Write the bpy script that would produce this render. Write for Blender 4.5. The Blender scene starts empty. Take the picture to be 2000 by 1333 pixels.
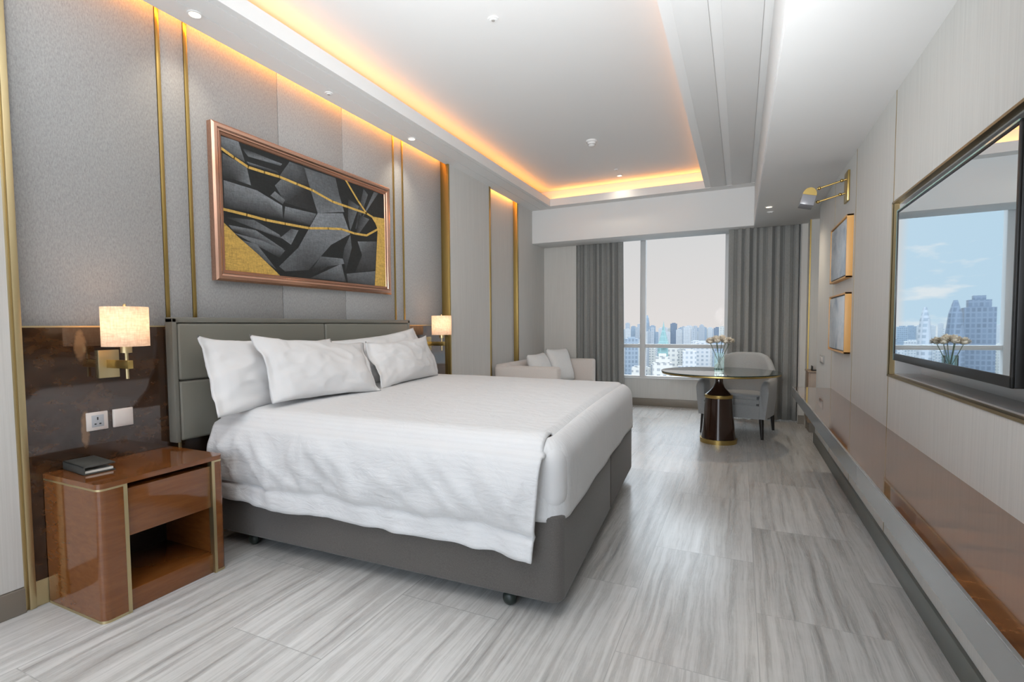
import bpy, bmesh, math, random
from math import sin, cos, pi, radians, sqrt
from mathutils import Vector, Matrix, noise
random.seed(7)
SC = bpy.context.scene
COL = SC.collection
ORG = {}

# ------------------------------------------------------------------ materials
MATS = {}
class NT:
    def __init__(s, name):
        s.m = bpy.data.materials.new(name); s.m.use_nodes = True
        s.t = s.m.node_tree; s.t.nodes.clear()
        s.out = s.n('ShaderNodeOutputMaterial')
    def n(s, typ, ins=None, **kw):
        nd = s.t.nodes.new(typ)
        for k, v in kw.items(): setattr(nd, k, v)
        for k, v in (ins or {}).items(): s.set(nd, k, v)
        return nd
    def set(s, nd, k, v):
        sock = nd.inputs[k]
        if isinstance(v, bpy.types.NodeSocket): s.t.links.new(v, sock)
        elif isinstance(v, bpy.types.Node): s.t.links.new(v.outputs[0], sock)
        else: sock.default_value = v
    def bsdf(s, **ins):
        b = s.n('ShaderNodeBsdfPrincipled')
        for k, v in ins.items(): s.set(b, k.replace('_', ' '), v)
        s.t.links.new(b.outputs[0], s.out.inputs[0]); return b
    def ramp(s, fac, stops, interp='LINEAR'):
        r = s.n('ShaderNodeValToRGB', {'Fac': fac}); r.color_ramp.interpolation = interp
        el = r.color_ramp.elements
        while len(el) < len(stops): el.new(0.5)
        for e, (p, c) in zip(el, stops): e.position = p; e.color = (*c, 1) if len(c) == 3 else c
        return r
    def coord(s, scale=(1, 1, 1), kind='Object', rot=(0, 0, 0)):
        tc = s.n('ShaderNodeTexCoord')
        return s.n('ShaderNodeMapping', {'Vector': tc.outputs[kind], 'Scale': scale, 'Rotation': rot})
    def noise(s, vec, scale=5, detail=4, rough=.5, dist=0):
        return s.n('ShaderNodeTexNoise', {'Vector': vec, 'Scale': scale, 'Detail': detail, 'Roughness': rough, 'Distortion': dist})
    def bump(s, h, strength=.3, dist=.01):
        return s.n('ShaderNodeBump', {'Height': h, 'Strength': strength, 'Distance': dist})

def c3(r, g, b): return (r, g, b, 1)
def simple(name, col, rough=.5, metal=0, **kw):
    t = NT(name); t.bsdf(Base_Color=c3(*col), Roughness=rough, Metallic=metal, **kw); MATS[name] = t.m; return t.m

simple('ceiling_paint', (.74, .737, .732), .7)
simple('gold', (.52, .37, .13), .34, 1.0)
simple('gold_dull', (.40, .31, .17), .4, 1.0)
simple('gold_pale', (.60, .49, .28), .42, 1.0)
simple('rose_gold', (.74, .44, .32), .18, 1.0)
simple('skirting_dark', (.13, .135, .12), .4)
simple('skirting_brown', (.23, .20, .165), .45)
simple('black_plastic', (.012, .012, .012), .35)
simple('rubber', (.02, .028, .024), .4)
simple('white_plastic', (.72, .66, .62), .3)
simple('socket_insert', (.45, .47, .5), .35)
simple('window_frame', (.62, .62, .62), .4)
simple('leather', (.20, .195, .165), .42)
simple('leather_frame', (.18, .175, .15), .4)
simple('dark_leg', (.012, .009, .008), .3)
simple('steel', (.6, .6, .6), .3, 1.0)
simple('pillow_white', (.70, .697, .70), .85)
simple('stem_green', (.12, .16, .1), .6)
simple('petal', (.80, .74, .64), .75)
simple('wood_frame', (.66, .36, .12), .45)
simple('folder', (.05, .052, .047), .55)
simple('paper', (.7, .68, .62), .8)
simple('recess_metal', (.60, .60, .60), .35, .3)
simple('dark_gap', (.12, .12, .115), .8)
simple('grey_plate', (.36, .34, .32), .35)
simple('lamp_glass', (.25, .25, .27), .25)
simple('niche_wood', (.30, .21, .14), .4)
simple('apron', (.20, .20, .195), .18)

def m_fabric():
    t = NT('wall_fabric')
    a = t.noise(t.coord((1, 1, .55)), 130, 3, .7)
    b = t.noise(t.coord((1, 1, .12)), 420, 2, .6)
    w = t.noise(t.coord(), 2.5, 2)
    mx = t.n('ShaderNodeMath', {0: a.outputs[0], 1: b.outputs[0]}, operation='ADD')
    mx = t.n('ShaderNodeMath', {0: mx, 1: .5}, operation='MULTIPLY')
    r = t.ramp(mx, [(.36, (.295, .293, .288)), (.62, (.425, .423, .417))])
    t.bsdf(Base_Color=r.outputs[0], Roughness=.95, Normal=t.bump(mx, .35, .004).outputs[0])
    MATS['wall_fabric'] = t.m
m_fabric()
def m_panel(name, lo, hi):
    t = NT(name)
    a = t.noise(t.coord((1, 1, .012)), 160, 3, .6)
    r = t.ramp(a.outputs[0], [(.3, lo), (.7, hi)])
    t.bsdf(Base_Color=r.outputs[0], Roughness=.8, Normal=t.bump(a.outputs[0], .08, .003).outputs[0])
    MATS[name] = t.m
m_panel('wallcover', (.54, .535, .515), (.61, .605, .58))
m_panel('wallcover_pink', (.55, .535, .505), (.61, .595, .565))

def m_burl(name, dark, mid, light, scale=(1, 1, 1), rough=.07, sc=7, knots=()):
    t = NT(name)
    v = t.coord(scale)
    a = t.noise(v, sc * .8, 5, .55, .9)
    b = t.noise(v, sc * 2.4, 7, .66, .5)
    mx = t.n('ShaderNodeMath', {0: b.outputs[0], 1: .42}, operation='MULTIPLY')
    mx = t.n('ShaderNodeMath', {0: a.outputs[0], 1: .58, 2: mx}, operation='MULTIPLY_ADD')
    r = t.ramp(mx, [(.32, dark), (.5, mid), (.72, light)])
    col = r.outputs[0]
    for (ky, kz, w, h) in knots:      # pale book-matched figures in the veneer
        q = t.n('ShaderNodeSeparateXYZ', {0: t.n('ShaderNodeTexCoord').outputs['Object']})
        dy = t.n('ShaderNodeMath', {0: t.n('ShaderNodeMath', {0: q.outputs[1], 1: ky}, operation='SUBTRACT'), 1: w}, operation='DIVIDE')
        dz = t.n('ShaderNodeMath', {0: t.n('ShaderNodeMath', {0: q.outputs[2], 1: kz}, operation='SUBTRACT'), 1: h}, operation='DIVIDE')
        d2 = t.n('ShaderNodeMath', {0: dz, 1: dz}, operation='MULTIPLY')
        d2 = t.n('ShaderNodeMath', {0: dy, 1: dy, 2: d2}, operation='MULTIPLY_ADD')
        d2 = t.n('ShaderNodeMath', {0: b.outputs[0], 1: 1.6, 2: d2}, operation='MULTIPLY_ADD')
        k = t.n('ShaderNodeMapRange', {'Value': d2, 1: 1.75, 2: 1.15, 3: 0.0, 4: .9})
        col = t.n('ShaderNodeMix', {'Factor': k.outputs[0], 6: col, 7: c3(.22, .12, .055)}, data_type='RGBA').outputs[2]
    t.bsdf(Base_Color=col, Roughness=rough, Specular_IOR_Level=.6, Coat_Weight=.6, Coat_Roughness=.03)
    MATS[name] = t.m
m_burl('burl_dark', (.007, .0035, .002), (.036, .016, .007), (.085, .037, .013), (1, 1, 1.8), knots=((-1.605, 1.165, .028, .085), (-1.60, .765, .022, .10)))
m_burl('burl_shelf', (.045, .02, .011), (.15, .062, .025), (.26, .105, .035), (.7, 2.6, 1))
def m_mahog(name, dark, light, rough=.1):
    t = NT(name)
    a = t.noise(t.coord((3, 1, 9)), 6, 4, .6, .5)
    r = t.ramp(a.outputs[0], [(.3, dark), (.7, light)])
    t.bsdf(Base_Color=r.outputs[0], Roughness=rough, Coat_Weight=.5, Coat_Roughness=.05)
    MATS[name] = t.m
m_mahog('mahogany', (.155, .050, .011), (.205, .070, .017))
m_mahog('table_lacquer', (.022, .010, .006), (.036, .016, .009), .12)

def m_floor():
    t = NT('floor_tile')
    tc = t.n('ShaderNodeTexCoord')
    sp = t.n('ShaderNodeSeparateXYZ', {0: tc.outputs['Object']})
    u = t.n('ShaderNodeMath', {0: sp.outputs[1], 1: 0.0}, operation='ADD')
    v = t.n('ShaderNodeMath', {0: sp.outputs[0], 1: 10.05}, operation='ADD')
    cb = t.n('ShaderNodeCombineXYZ', {0: u, 1: v})
    br = t.n('ShaderNodeTexBrick', {'Vector': cb, 'Color1': c3(0, 0, 0), 'Color2': c3(1, 1, 1), 'Mortar': c3(.5, .5, .5),
             'Scale': 1.0, 'Mortar Size': .0022, 'Mortar Smooth': .1, 'Brick Width': 1.035, 'Row Height': .49})
    br.offset = .5
    ofs = t.n('ShaderNodeMath', {0: br.outputs[0], 1: 9.0}, operation='MULTIPLY')
    sv = t.n('ShaderNodeCombineXYZ', {0: sp.outputs[0], 1: sp.outputs[1], 2: ofs})
    warp = t.noise(t.n('ShaderNodeMapping', {'Vector': sv, 'Scale': (1, .8, 1)}), 2.2, 3)
    wv = t.n('ShaderNodeMath', {0: warp.outputs[0], 1: .045}, operation='MULTIPLY')
    sx = t.n('ShaderNodeMath', {0: sp.outputs[0], 1: wv}, operation='ADD')
    sv2 = t.n('ShaderNodeCombineXYZ', {0: sx, 1: t.n('ShaderNodeMath', {0: sp.outputs[1], 1: .028}, operation='MULTIPLY'), 2: ofs})
    a = t.noise(sv2, 30, 6, .68)
    b = t.noise(sv2, 110, 4, .7)
    c = t.noise(sv, 9, 5, .7)
    s1 = t.n('ShaderNodeMath', {0: a.outputs[0], 1: .62}, operation='MULTIPLY')
    s2 = t.n('ShaderNodeMath', {0: b.outputs[0], 1: .26, 2: s1}, operation='MULTIPLY_ADD')
    s3 = t.n('ShaderNodeMath', {0: c.outputs[0], 1: .12, 2: s2}, operation='MULTIPLY_ADD')
    r = t.ramp(s3, [(.37, (.33, .314, .294)), (.45, (.49, .474, .450)), (.51, (.615, .60, .575)), (.62, (.72, .705, .68))])
    tone = t.n('ShaderNodeMix', {'Factor': .13, 6: r.outputs[0], 7: br.outputs[0]}, data_type='RGBA', blend_type='MIX')
    grout = t.n('ShaderNodeMix', {'Factor': br.outputs[1], 6: tone.outputs[2], 7: c3(.44, .43, .415)}, data_type='RGBA')
    rr = t.ramp(s3, [(.35, (.30, .30, .30)), (.65, (.22, .22, .22))])
    t.bsdf(Base_Color=grout.outputs[2], Roughness=rr.outputs[0], Specular_IOR_Level=.5,
           Normal=t.bump(s3, .05, .002).outputs[0])
    MATS['floor_tile'] = t.m
m_floor()

def m_linen(name, base, stripes=True, bumpk=.40):
    t = NT(name)
    uv = t.n('ShaderNodeUVMap')
    sp = t.n('ShaderNodeSeparateXYZ', {0: uv.outputs[0]})
    st = t.n('ShaderNodeMath', {0: sp.outputs[1], 1: 2 * pi / .022}, operation='MULTIPLY')
    st = t.n('ShaderNodeMath', {0: st}, operation='SINE')
    st = t.n('ShaderNodeMath', {0: st, 1: 3.0}, operation='MULTIPLY'); st.use_clamp = True
    cr = t.noise(t.n('ShaderNodeMapping', {'Vector': uv.outputs[0], 'Scale': (1, 2.2, 1)}), 7, 5, .6, 1.0)
    base2 = tuple(x * .968 for x in base)
    mix = t.n('ShaderNodeMix', {'Factor': st, 6: c3(*base), 7: c3(*base2)}, data_type='RGBA')
    rg = t.n('ShaderNodeMath', {0: st, 1: -.22, 2: .82}, operation='MULTIPLY_ADD')
    b1 = t.bump(cr.outputs[0], bumpk, .02)
    b2 = t.n('ShaderNodeBump', {'Height': st, 'Strength': .05, 'Distance': .002, 'Normal': b1.outputs[0]})
    t.bsdf(Base_Color=mix.outputs[2] if stripes else c3(*base), Roughness=rg, Sheen_Weight=.15,
           Normal=(b2 if stripes else b1).outputs[0])
    MATS[name] = t.m
m_linen('duvet_linen', (.70, .70, .705))

def m_cloth(name, lo, hi, sc=(1, 1, 1), scale=220, bumpk=.2):
    t = NT(name)
    a = t.noise(t.coord(sc), scale, 3, .6)
    r = t.ramp(a.outputs[0], [(.3, lo), (.7, hi)])
    t.bsdf(Base_Color=r.outputs[0], Roughness=.9, Sheen_Weight=.2, Normal=t.bump(a.outputs[0], bumpk, .003).outputs[0])
    MATS[name] = t.m
m_cloth('bed_cloth', (.092, .082, .075), (.126, .114, .105))
m_cloth('sofa_cloth', (.60, .545, .505), (.69, .63, .59), (1, 1, 1), 150)
m_cloth('sofa_seat_cloth', (.66, .65, .63), (.74, .73, .71), (1, 1, 1), 150)
m_cloth('cushion_cloth', (.68, .67, .655), (.76, .75, .735), (1, 1, 1), 150)
m_cloth('curtain_cloth', (.24, .24, .23), (.29, .29, .278), (1, 1, .3), 120)
m_cloth('chair_cloth', (.32, .325, .325), (.385, .39, .39), (1, 1, 1), 160)

def m_shade():
    t = NT('lamp_shade')
    a = t.noise(t.coord((1, 1, .2)), 130, 3, .6)
    b = t.noise(t.coord((.2, .2, 1)), 130, 3, .6)
    mx = t.n('ShaderNodeMath', {0: a.outputs[0], 1: b.outputs[0]}, operation='MULTIPLY')
    r = t.ramp(mx, [(.12, (.70, .56, .44)), (.42, (.93, .82, .70))])
    d = t.n('ShaderNodeBsdfDiffuse', {'Color': r.outputs[0]})
    tr = t.n('ShaderNodeBsdfTranslucent', {'Color': r.outputs[0]})
    ms = t.n('ShaderNodeMixShader', {0: .55, 1: d.outputs[0], 2: tr.outputs[0]})
    t.t.links.new(ms.outputs[0], t.out.inputs[0]); MATS['lamp_shade'] = t.m
m_shade()
def m_emit(name, col, s):
    t = NT(name); e = t.n('ShaderNodeEmission', {'Color': c3(*col), 'Strength': s})
    t.t.links.new(e.outputs[0], t.out.inputs[0]); MATS[name] = t.m
m_emit('lamp_lit', (1, .80, .55), 4)
def m_glass(name, tint=(1, 1, 1), k=1.0, f0=.04):
    t = NT(name)
    fr = t.n('ShaderNodeFresnel', {'IOR': 1.45})
    fk = t.n('ShaderNodeMath', {0: fr, 1: k}, operation='MULTIPLY')
    a = t.n('ShaderNodeBsdfTransparent', {'Color': c3(*tint)})
    g = t.n('ShaderNodeBsdfGlossy', {'Color': c3(1, 1, 1), 'Roughness': .01})
    ms = t.n('ShaderNodeMixShader', {0: fk, 1: a.outputs[0], 2: g.outputs[0]})
    t.t.links.new(ms.outputs[0], t.out.inputs[0]); MATS[name] = t.m
m_glass('pane_glass', (.97, .98, .98), .015)
m_glass('vase_glass', (.86, .93, .91), 1.0)
t = NT('tv_screen'); t.bsdf(Base_Color=c3(.82, .90, .94), Metallic=1.0, Roughness=.012); MATS['tv_screen'] = t.m
t = NT('table_glass'); t.bsdf(Base_Color=c3(.012, .03, .022), Roughness=.02, IOR=1.55, Specular_Tint=c3(1, 1, 1)); MATS['table_glass'] = t.m
t = NT('edge_glass'); t.bsdf(Base_Color=c3(.25, .42, .38), Roughness=.05, IOR=1.6); MATS['edge_glass'] = t.m

def m_paint():
    t = NT('canvas_paint')
    at = t.n('ShaderNodeVertexColor', layer_name='Col')
    a = t.noise(t.coord((1, 4, 1.2)), 26, 5, .7, .8)
    b = t.noise(t.coord((1, 1, 5)), 20, 5, .7, .8)
    mx = t.n('ShaderNodeMath', {0: a.outputs[0], 1: b.outputs[0]}, operation='ADD')
    k = t.n('ShaderNodeMapRange', {'Value': mx, 1: .6, 2: 1.4, 3: .45, 4: 1.45})
    mul = t.n('ShaderNodeMix', {'Factor': 1.0, 6: at.outputs[0], 7: k.outputs[0]}, data_type='RGBA', blend_type='MULTIPLY')
    t.bsdf(Base_Color=mul.outputs[2], Roughness=.6, Normal=t.bump(mx, .2, .002).outputs[0])
    MATS['canvas_paint'] = t.m
m_paint()
def m_cloudart(name, seedoff):
    t = NT(name)
    tc = t.coord((1, 1, 1)); t.set(tc, 'Location', (seedoff, seedoff * 2, seedoff))
    a = t.noise(tc, 4.5, 6, .6, .6)
    r = t.ramp(a.outputs[0], [(.3, (.26, .33, .42)), (.45, (.50, .56, .62)), (.6, (.68, .72, .76)), (.72, (.66, .62, .64))])
    t.bsdf(Base_Color=r.outputs[0], Roughness=.4); MATS[name] = t.m
m_cloudart('cloud_art_a', 1.3); m_cloudart('cloud_art_b', 4.1)

def m_building(name, wall, glass, fw, fh, mort=.35):
    K = .50; wall = [w * K for w in wall]; glass = [g * K for g in glass]
    t = NT(name)
    tc = t.n('ShaderNodeTexCoord')
    sp = t.n('ShaderNodeSeparateXYZ', {0: tc.outputs['Object']})
    h = t.n('ShaderNodeMath', {0: sp.outputs[0], 1: sp.outputs[1]}, operation='ADD')
    cb = t.n('ShaderNodeCombineXYZ', {0: h, 1: sp.outputs[2]})
    br = t.n('ShaderNodeTexBrick', {'Vector': cb, 'Color1': c3(*glass), 'Color2': c3(*[g * .75 for g in glass]), 'Mortar': c3(*wall),
             'Scale': 1.0, 'Mortar Size': mort * fh / 2, 'Mortar Smooth': .0, 'Brick Width': fw, 'Row Height': fh})
    br.offset = 0
    t.bsdf(Base_Color=br.outputs[0], Roughness=.5); MATS[name] = t.m
m_building('tower_white', (.80, .80, .79), (.55, .61, .65), 3.4, 3.4, .5)
m_building('tower_cream', (.84, .81, .73), (.50, .52, .52), 4.2, 3.6, .55)
m_building('tower_blue', (.46, .55, .63), (.36, .45, .54), 3.5, 3.6, .35)
m_building('tower_grey', (.62, .65, .68), (.46, .52, .57), 4, 3.5, .45)
m_building('tower_teal', (.42, .66, .63), (.36, .60, .58), 9, 6, .3)
m_building('tower_slate', (.27, .33, .41), (.22, .28, .36), 3, 3.4, .3)
t = NT('city_ground'); a = t.noise(t.coord(), .02, 6, .7)
t.bsdf(Base_Color=t.ramp(a.outputs[0], [(.35, (.13, .14, .13)), (.6, (.24, .24, .23))]).outputs[0], Roughness=.9); MATS['city_ground'] = t.m

# ------------------------------------------------------------------ builders
class MB:
    def __init__(s): s.bm = bmesh.new()
    def box(s, x0, y0, z0, x1, y1, z1, bev=0, seg=2, M=None):
        r = bmesh.ops.create_cube(s.bm, size=1.0)
        vs = r['verts']
        for v in vs:
            v.co = Vector(((x0 + x1) / 2 + v.co.x * (x1 - x0), (y0 + y1) / 2 + v.co.y * (y1 - y0), (z0 + z1) / 2 + v.co.z * (z1 - z0)))
        if bev:
            es = list({e for v in vs for e in v.link_edges})
            rr = bmesh.ops.bevel(s.bm, geom=es, offset=bev, segments=seg, affect='EDGES', profile=.5)
            vs = list({v for f in rr['faces'] for v in f.verts} | {v for v in vs if v.is_valid})
        if M is not None:
            for v in vs: v.co = M @ v.co
        return s
    def hexa(s, b, t, bev=0, seg=3, rounds=()):
        """8 corners: b and t are four points each, counter-clockwise seen from above"""
        vb = [s.bm.verts.new(p) for p in b]; vt = [s.bm.verts.new(p) for p in t]
        fs = [s.bm.faces.new(vb[::-1]), s.bm.faces.new(vt)]
        for i in range(4):
            j = (i + 1) % 4; fs.append(s.bm.faces.new((vb[i], vb[j], vt[j], vt[i])))
        for (cx, cy), r in rounds:
            ve = [e for e in s.bm.edges if all(abs(v.co.x - cx) + abs(v.co.y - cy) < 1e-4 for v in e.verts)]
            bmesh.ops.bevel(s.bm, geom=ve, offset=r, segments=6, affect='EDGES', profile=.5)
        s.bm.normal_update()
        if bev:
            es = [e for e in s.bm.edges if e.calc_face_angle(0) > .9]
            bmesh.ops.bevel(s.bm, geom=es, offset=bev, segments=seg, affect='EDGES', profile=.5)
        return s
    def prism(s, pts, z0, z1):
        vb = [s.bm.verts.new((x, y, z0)) for x, y in pts]; vt = [s.bm.verts.new((x, y, z1)) for x, y in pts]
        s.bm.faces.new(vb[::-1]); s.bm.faces.new(vt)
        n = len(pts)
        for i in range(n):
            j = (i + 1) % n; s.bm.faces.new((vb[i], vb[j], vt[j], vt[i]))
        return s
    def cyl(s, p0, p1, r0, r1=None, seg=24, cap=True):
        r1 = r0 if r1 is None else r1
        p0 = Vector(p0); p1 = Vector(p1); d = (p1 - p0).normalized()
        a = d.orthogonal().normalized(); b = d.cross(a)
        A = []; B = []
        for i in range(seg):
            w = 2 * pi * i / seg; o = a * cos(w) + b * sin(w)
            A.append(s.bm.verts.new(p0 + o * r0)); B.append(s.bm.verts.new(p1 + o * r1))
        for i in range(seg):
            j = (i + 1) % seg; s.bm.faces.new((A[i], A[j], B[j], B[i]))
        if cap: s.bm.faces.new(A[::-1]); s.bm.faces.new(B)
        return s
    def lathe(s, prof, c=(0, 0, 0), seg=48):
        rings = []
        for r, z in prof:
            if r < 1e-5: rings.append([s.bm.verts.new((c[0], c[1], c[2] + z))]); continue
            rings.append([s.bm.verts.new((c[0] + r * cos(2 * pi * i / seg), c[1] + r * sin(2 * pi * i / seg), c[2] + z)) for i in range(seg)])
        for A, B in zip(rings, rings[1:]):
            for i in range(seg):
                j = (i + 1) % seg
                if len(A) == 1 and len(B) == 1: continue
                if len(A) == 1: s.bm.faces.new((A[0], B[j], B[i]))
                elif len(B) == 1: s.bm.faces.new((A[i], A[j], B[0]))
                else: s.bm.faces.new((A[i], A[j], B[j], B[i]))
        return s
    def tube(s, pts, r, seg=10):
        for a, b in zip(pts, pts[1:]): s.cyl(a, b, r, seg=seg)
        return s
    def grid(s, fn, nu, nv, keep=None, uvfn=None):
        V = [[s.bm.verts.new(fn(i / nu, j / nv)) for j in range(nv + 1)] for i in range(nu + 1)]
        uvl = s.bm.loops.layers.uv.verify() if uvfn else None
        for i in range(nu):
            for j in range(nv):
                if keep and not keep((i + .5) / nu, (j + .5) / nv): continue
                f = s.bm.faces.new((V[i][j], V[i + 1][j], V[i + 1][j + 1], V[i][j + 1]))
                if uvl:
                    for l, (a, b) in zip(f.loops, ((i, j), (i + 1, j), (i + 1, j + 1), (i, j + 1))):
                        l[uvl].uv = uvfn(a / nu, b / nv)
        return s
    def sphere(s, c, r, sc=(1, 1, 1), u=20, v=12):
        rr = bmesh.ops.create_uvsphere(s.bm, u_segments=u, v_segments=v, radius=r)
        for q in rr['verts']: q.co = Vector((c[0] + q.co.x * sc[0], c[1] + q.co.y * sc[1], c[2] + q.co.z * sc[2]))
        return s
    def mk(s, name, mat, parent=None, org=None, smooth=40, recalc=True):
        loose = [v for v in s.bm.verts if not v.link_faces]
        if loose: bmesh.ops.delete(s.bm, geom=loose, context='VERTS')
        if recalc: bmesh.ops.recalc_face_normals(s.bm, faces=s.bm.faces[:])
        if parent is not None: o = ORG[parent.name]
        elif org is not None: o = Vector(org)
        else:
            xs = [v.co for v in s.bm.verts]
            o = Vector(((min(p.x for p in xs) + max(p.x for p in xs)) / 2, (min(p.y for p in xs) + max(p.y for p in xs)) / 2, min(p.z for p in xs)))
        for v in s.bm.verts: v.co -= o
        me = bpy.data.meshes.new(name); s.bm.to_mesh(me); s.bm.free()
        if mat: me.materials.append(MATS[mat])
        if smooth:
            me.shade_smooth(); me.set_sharp_from_angle(angle=radians(smooth))
        ob = bpy.data.objects.new(name, me); COL.objects.link(ob)
        if parent is not None: ob.parent = parent
        else: ob.location = o
        ORG[ob.name] = o.copy()
        return ob

def thing(name, loc, label, cat, group=None):
    e = bpy.data.objects.new(name, None); COL.objects.link(e); e.location = loc; e.empty_display_size = .1
    ORG[e.name] = Vector(loc); return tag(e, label, cat, group)
def tag(o, label, cat, group=None, kind=None):
    if label: o['label'] = label
    if cat: o['category'] = cat
    if group: o['group'] = group
    if kind: o['kind'] = kind
    return o
def struct(o): o['kind'] = 'structure'; return o
def box(name, mat, b, parent=None, bev=0, seg=2, smooth=40):
    return MB().box(*b, bev=bev, seg=seg).mk(name, mat, parent, smooth=smooth)
def dup(root, loc, label, group):
    r = root.copy(); COL.objects.link(r); r.location = loc; r['label'] = label
    if group: r['group'] = group
    for ch in list(root.children):
        c = ch.copy(); COL.objects.link(c); c.parent = r
        for g in list(ch.children):
            d = g.copy(); COL.objects.link(d); d.parent = c
    return r
def area(name, loc, direction, sx, sy, energy, col, along=(0, 1, 0)):
    L = bpy.data.lights.new(name, 'AREA'); L.shape = 'RECTANGLE'; L.size = sx; L.size_y = sy; L.energy = energy; L.color = col
    o = bpy.data.objects.new(name, L); COL.objects.link(o)
    d = Vector(direction).normalized()
    z = -d; x = Vector(along)
    x = (x - z * x.dot(z)).normalized(); y = z.cross(x)
    o.matrix_world = Matrix(((x.x, y.x, z.x, loc[0]), (x.y, y.y, z.y, loc[1]), (x.z, y.z, z.z, loc[2]), (0, 0, 0, 1)))
    return o

# ------------------------------------------------------------------ room shell
YB = -2.4      # wall behind the photographer
XP, XF = -2.81, -2.87
ZS, ZR, ZT = 2.945, 2.446, 3.2
struct(box('floor', 'floor_tile', (-3.1, YB - .2, -.1, 1.8, 8.5, 0), smooth=0))

# left wall
wl = struct(box('wall_left', 'wallcover', (-3.1, YB - .2, 0, -2.93, 8.5, 3.3), smooth=0))
box('plain_panel', 'wallcover_pink', (-2.93, YB, .115, XP, 1.086, ZS + .1), wl)
box('gold_strip', 'gold_pale', (-2.93, 1.086, 0, XP - .006, 1.102, ZS + .1), wl, .004)
box('gold_strip', 'gold_pale', (-2.93, 1.100, 0, XP + .006, 1.127, ZS + .1), wl, .004)
for a, b in ((1.127, 1.797), (1.819, 1.955), (1.977, 2.617), (2.622, 3.257), (3.262, 3.916), (3.936, 4.056), (4.076, 4.76)):
    box('fabric_panel', 'wall_fabric', (-2.93, a, 1.0, XF, b, 3.18), wl, .004)
box('fabric_backing', 'dark_gap', (-2.93, 1.127, 1.0, XF - .008, 4.76, 3.18), wl)
for a, b in ((1.797, 1.819), (1.955, 1.977), (3.916, 3.936), (4.056, 4.076)):
    box('gold_strip', 'gold', (-2.93, a, 1.0, XF + .006, b, 3.18), wl, .003)
for a, b in ((1.127, 1.797), (1.815, 3.94), (3.952, 4.76)):
    box('burl_panel', 'burl_dark', (-2.93, a, .118, XP, b, 1.252), wl)
box('gold_strip', 'gold_pale', (-2.93, 1.797, .118, XP + .004, 1.815, 1.259), wl, .002)
box('gold_strip', 'gold_pale', (-2.93, 3.94, .118, XP + .004, 3.952, 1.259), wl, .002)
for a, b in ((1.127, 1.797), (3.952, 4.76)):
    box('gold_strip', 'gold_pale', (-2.93, a, 1.252, XP + .003, b, 1.259), wl)
box('gold_skirting', 'gold_pale', (-2.93, 1.127, 0, XP - .003, 4.76, .118), wl, .003)
box('gold_strip', 'gold', (-2.93, 4.76, 0, XP + .034, 4.785, ZS + .1), wl, .002)
box('plain_panel', 'wallcover', (-2.93, 4.785, .11, XP + .03, 5.745, ZS + .1), wl)
box('gold_strip', 'gold', (-2.93, 5.745, 0, XP + .034, 5.785, ZS + .1), wl, .002)
box('plain_panel', 'wallcover', (-2.93, 5.785, .11, XF, 6.70, 3.18), wl)
box('gold_strip', 'gold', (-2.93, 6.70, 0, XP, 6.745, ZS + .1), wl, .002)
box('plain_panel', 'wallcover', (-2.93, 6.745, .11, XP, 8.0, ZS + .1), wl)
struct(box('baseboard_left', 'skirting_brown', (-2.93, YB, 0, XP + .012, 1.086, .112), None, .004))
struct(box('baseboard_left', 'skirting_brown', (-2.93, 4.785, 0, XP + .04, 7.8, .11), None, .004))

# ceiling and its bulkheads
cl = struct(box('ceiling', 'ceiling_paint', (-3.1, YB - .2, ZT, 1.8, 8.5, 3.35), smooth=0))
for a, b in ((XP, -2.662), (-2.656, -2.518), (-2.512, -2.465)):
    box('left_soffit', 'ceiling_paint', (a, YB, ZS, b, 7.274, ZS + .10), cl)
box('left_soffit_core', 'ceiling_paint', (XP, YB, ZS + .012, -2.467, 7.274, ZS + .09), cl)
box('far_soffit', 'ceiling_paint', (-2.465, 7.10, ZS, .145, 7.28, ZS + .10), cl)
box('beam', 'ceiling_paint', (XP, 7.274, 2.463, .145, 7.76, ZT), cl, .004)
box('right_tray_edge', 'ceiling_paint', (-.42, YB, ZS + .006, .16, 7.12, ZS + .085), cl)
for a, b in ((-.353, -.179), (-.116, .09)):
    box('ceiling_moulding', 'ceiling_paint', (a, YB, ZS - .008, b, 7.06, ZS + .01), cl, .003)
box('right_bulkhead', 'ceiling_paint', (.145, YB, ZR, 1.75, 7.36, ZT), cl, .003)
box('right_bulkhead_trim', 'ceiling_paint', (.137, YB, ZR + .005, .146, 7.27, ZS - .01), cl)

# right wall with the television recess, niche behind it
wr = struct(MB().box(.715, YB - .2, 0, 1.0, 1.86, ZR).box(.715, 3.41, 0, 1.0, 6.25, ZR)
            .box(.715, 1.86, 0, 1.0, 3.41, .958).box(.715, 1.86, 1.872, 1.0, 3.41, ZR)
            .box(.86, 1.86, .958, 1.0, 3.41, 1.872).mk('wall_right', 'wallcover', smooth=0))
for y in (3.40, 4.405, 5.30):
    box('gold_strip', 'gold_dull', (.7135, y - .004, .1, .7165, y + .004, ZR), wr)
MBf = MB()
MBf.box(.711, 1.845, .955, .74, 3.412, .966).box(.711, 1.845, 1.862, .74, 3.412, 1.872).box(.711, 3.396, .955, .74, 3.412, 1.872).box(.711, 1.845, .955, .74, 1.862, 1.872)
MBf.mk('gold_frame', 'gold_dull', wr)
MB().box(.74, 1.862, .966, .855, 3.396, .972).box(.74, 1.862, 1.856, .855, 3.396, 1.862).box(.74, 3.388, .966, .855, 3.396, 1.862).box(.74, 1.862, .966, .855, 1.87, 1.862).box(.85, 1.862, .966, .858, 3.396, 1.862).mk('recess_lining', 'recess_metal', wr)
struct(box('baseboard_right', 'skirting_dark', (.70, YB, 0, .717, 6.26, .106), None, .003))
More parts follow.
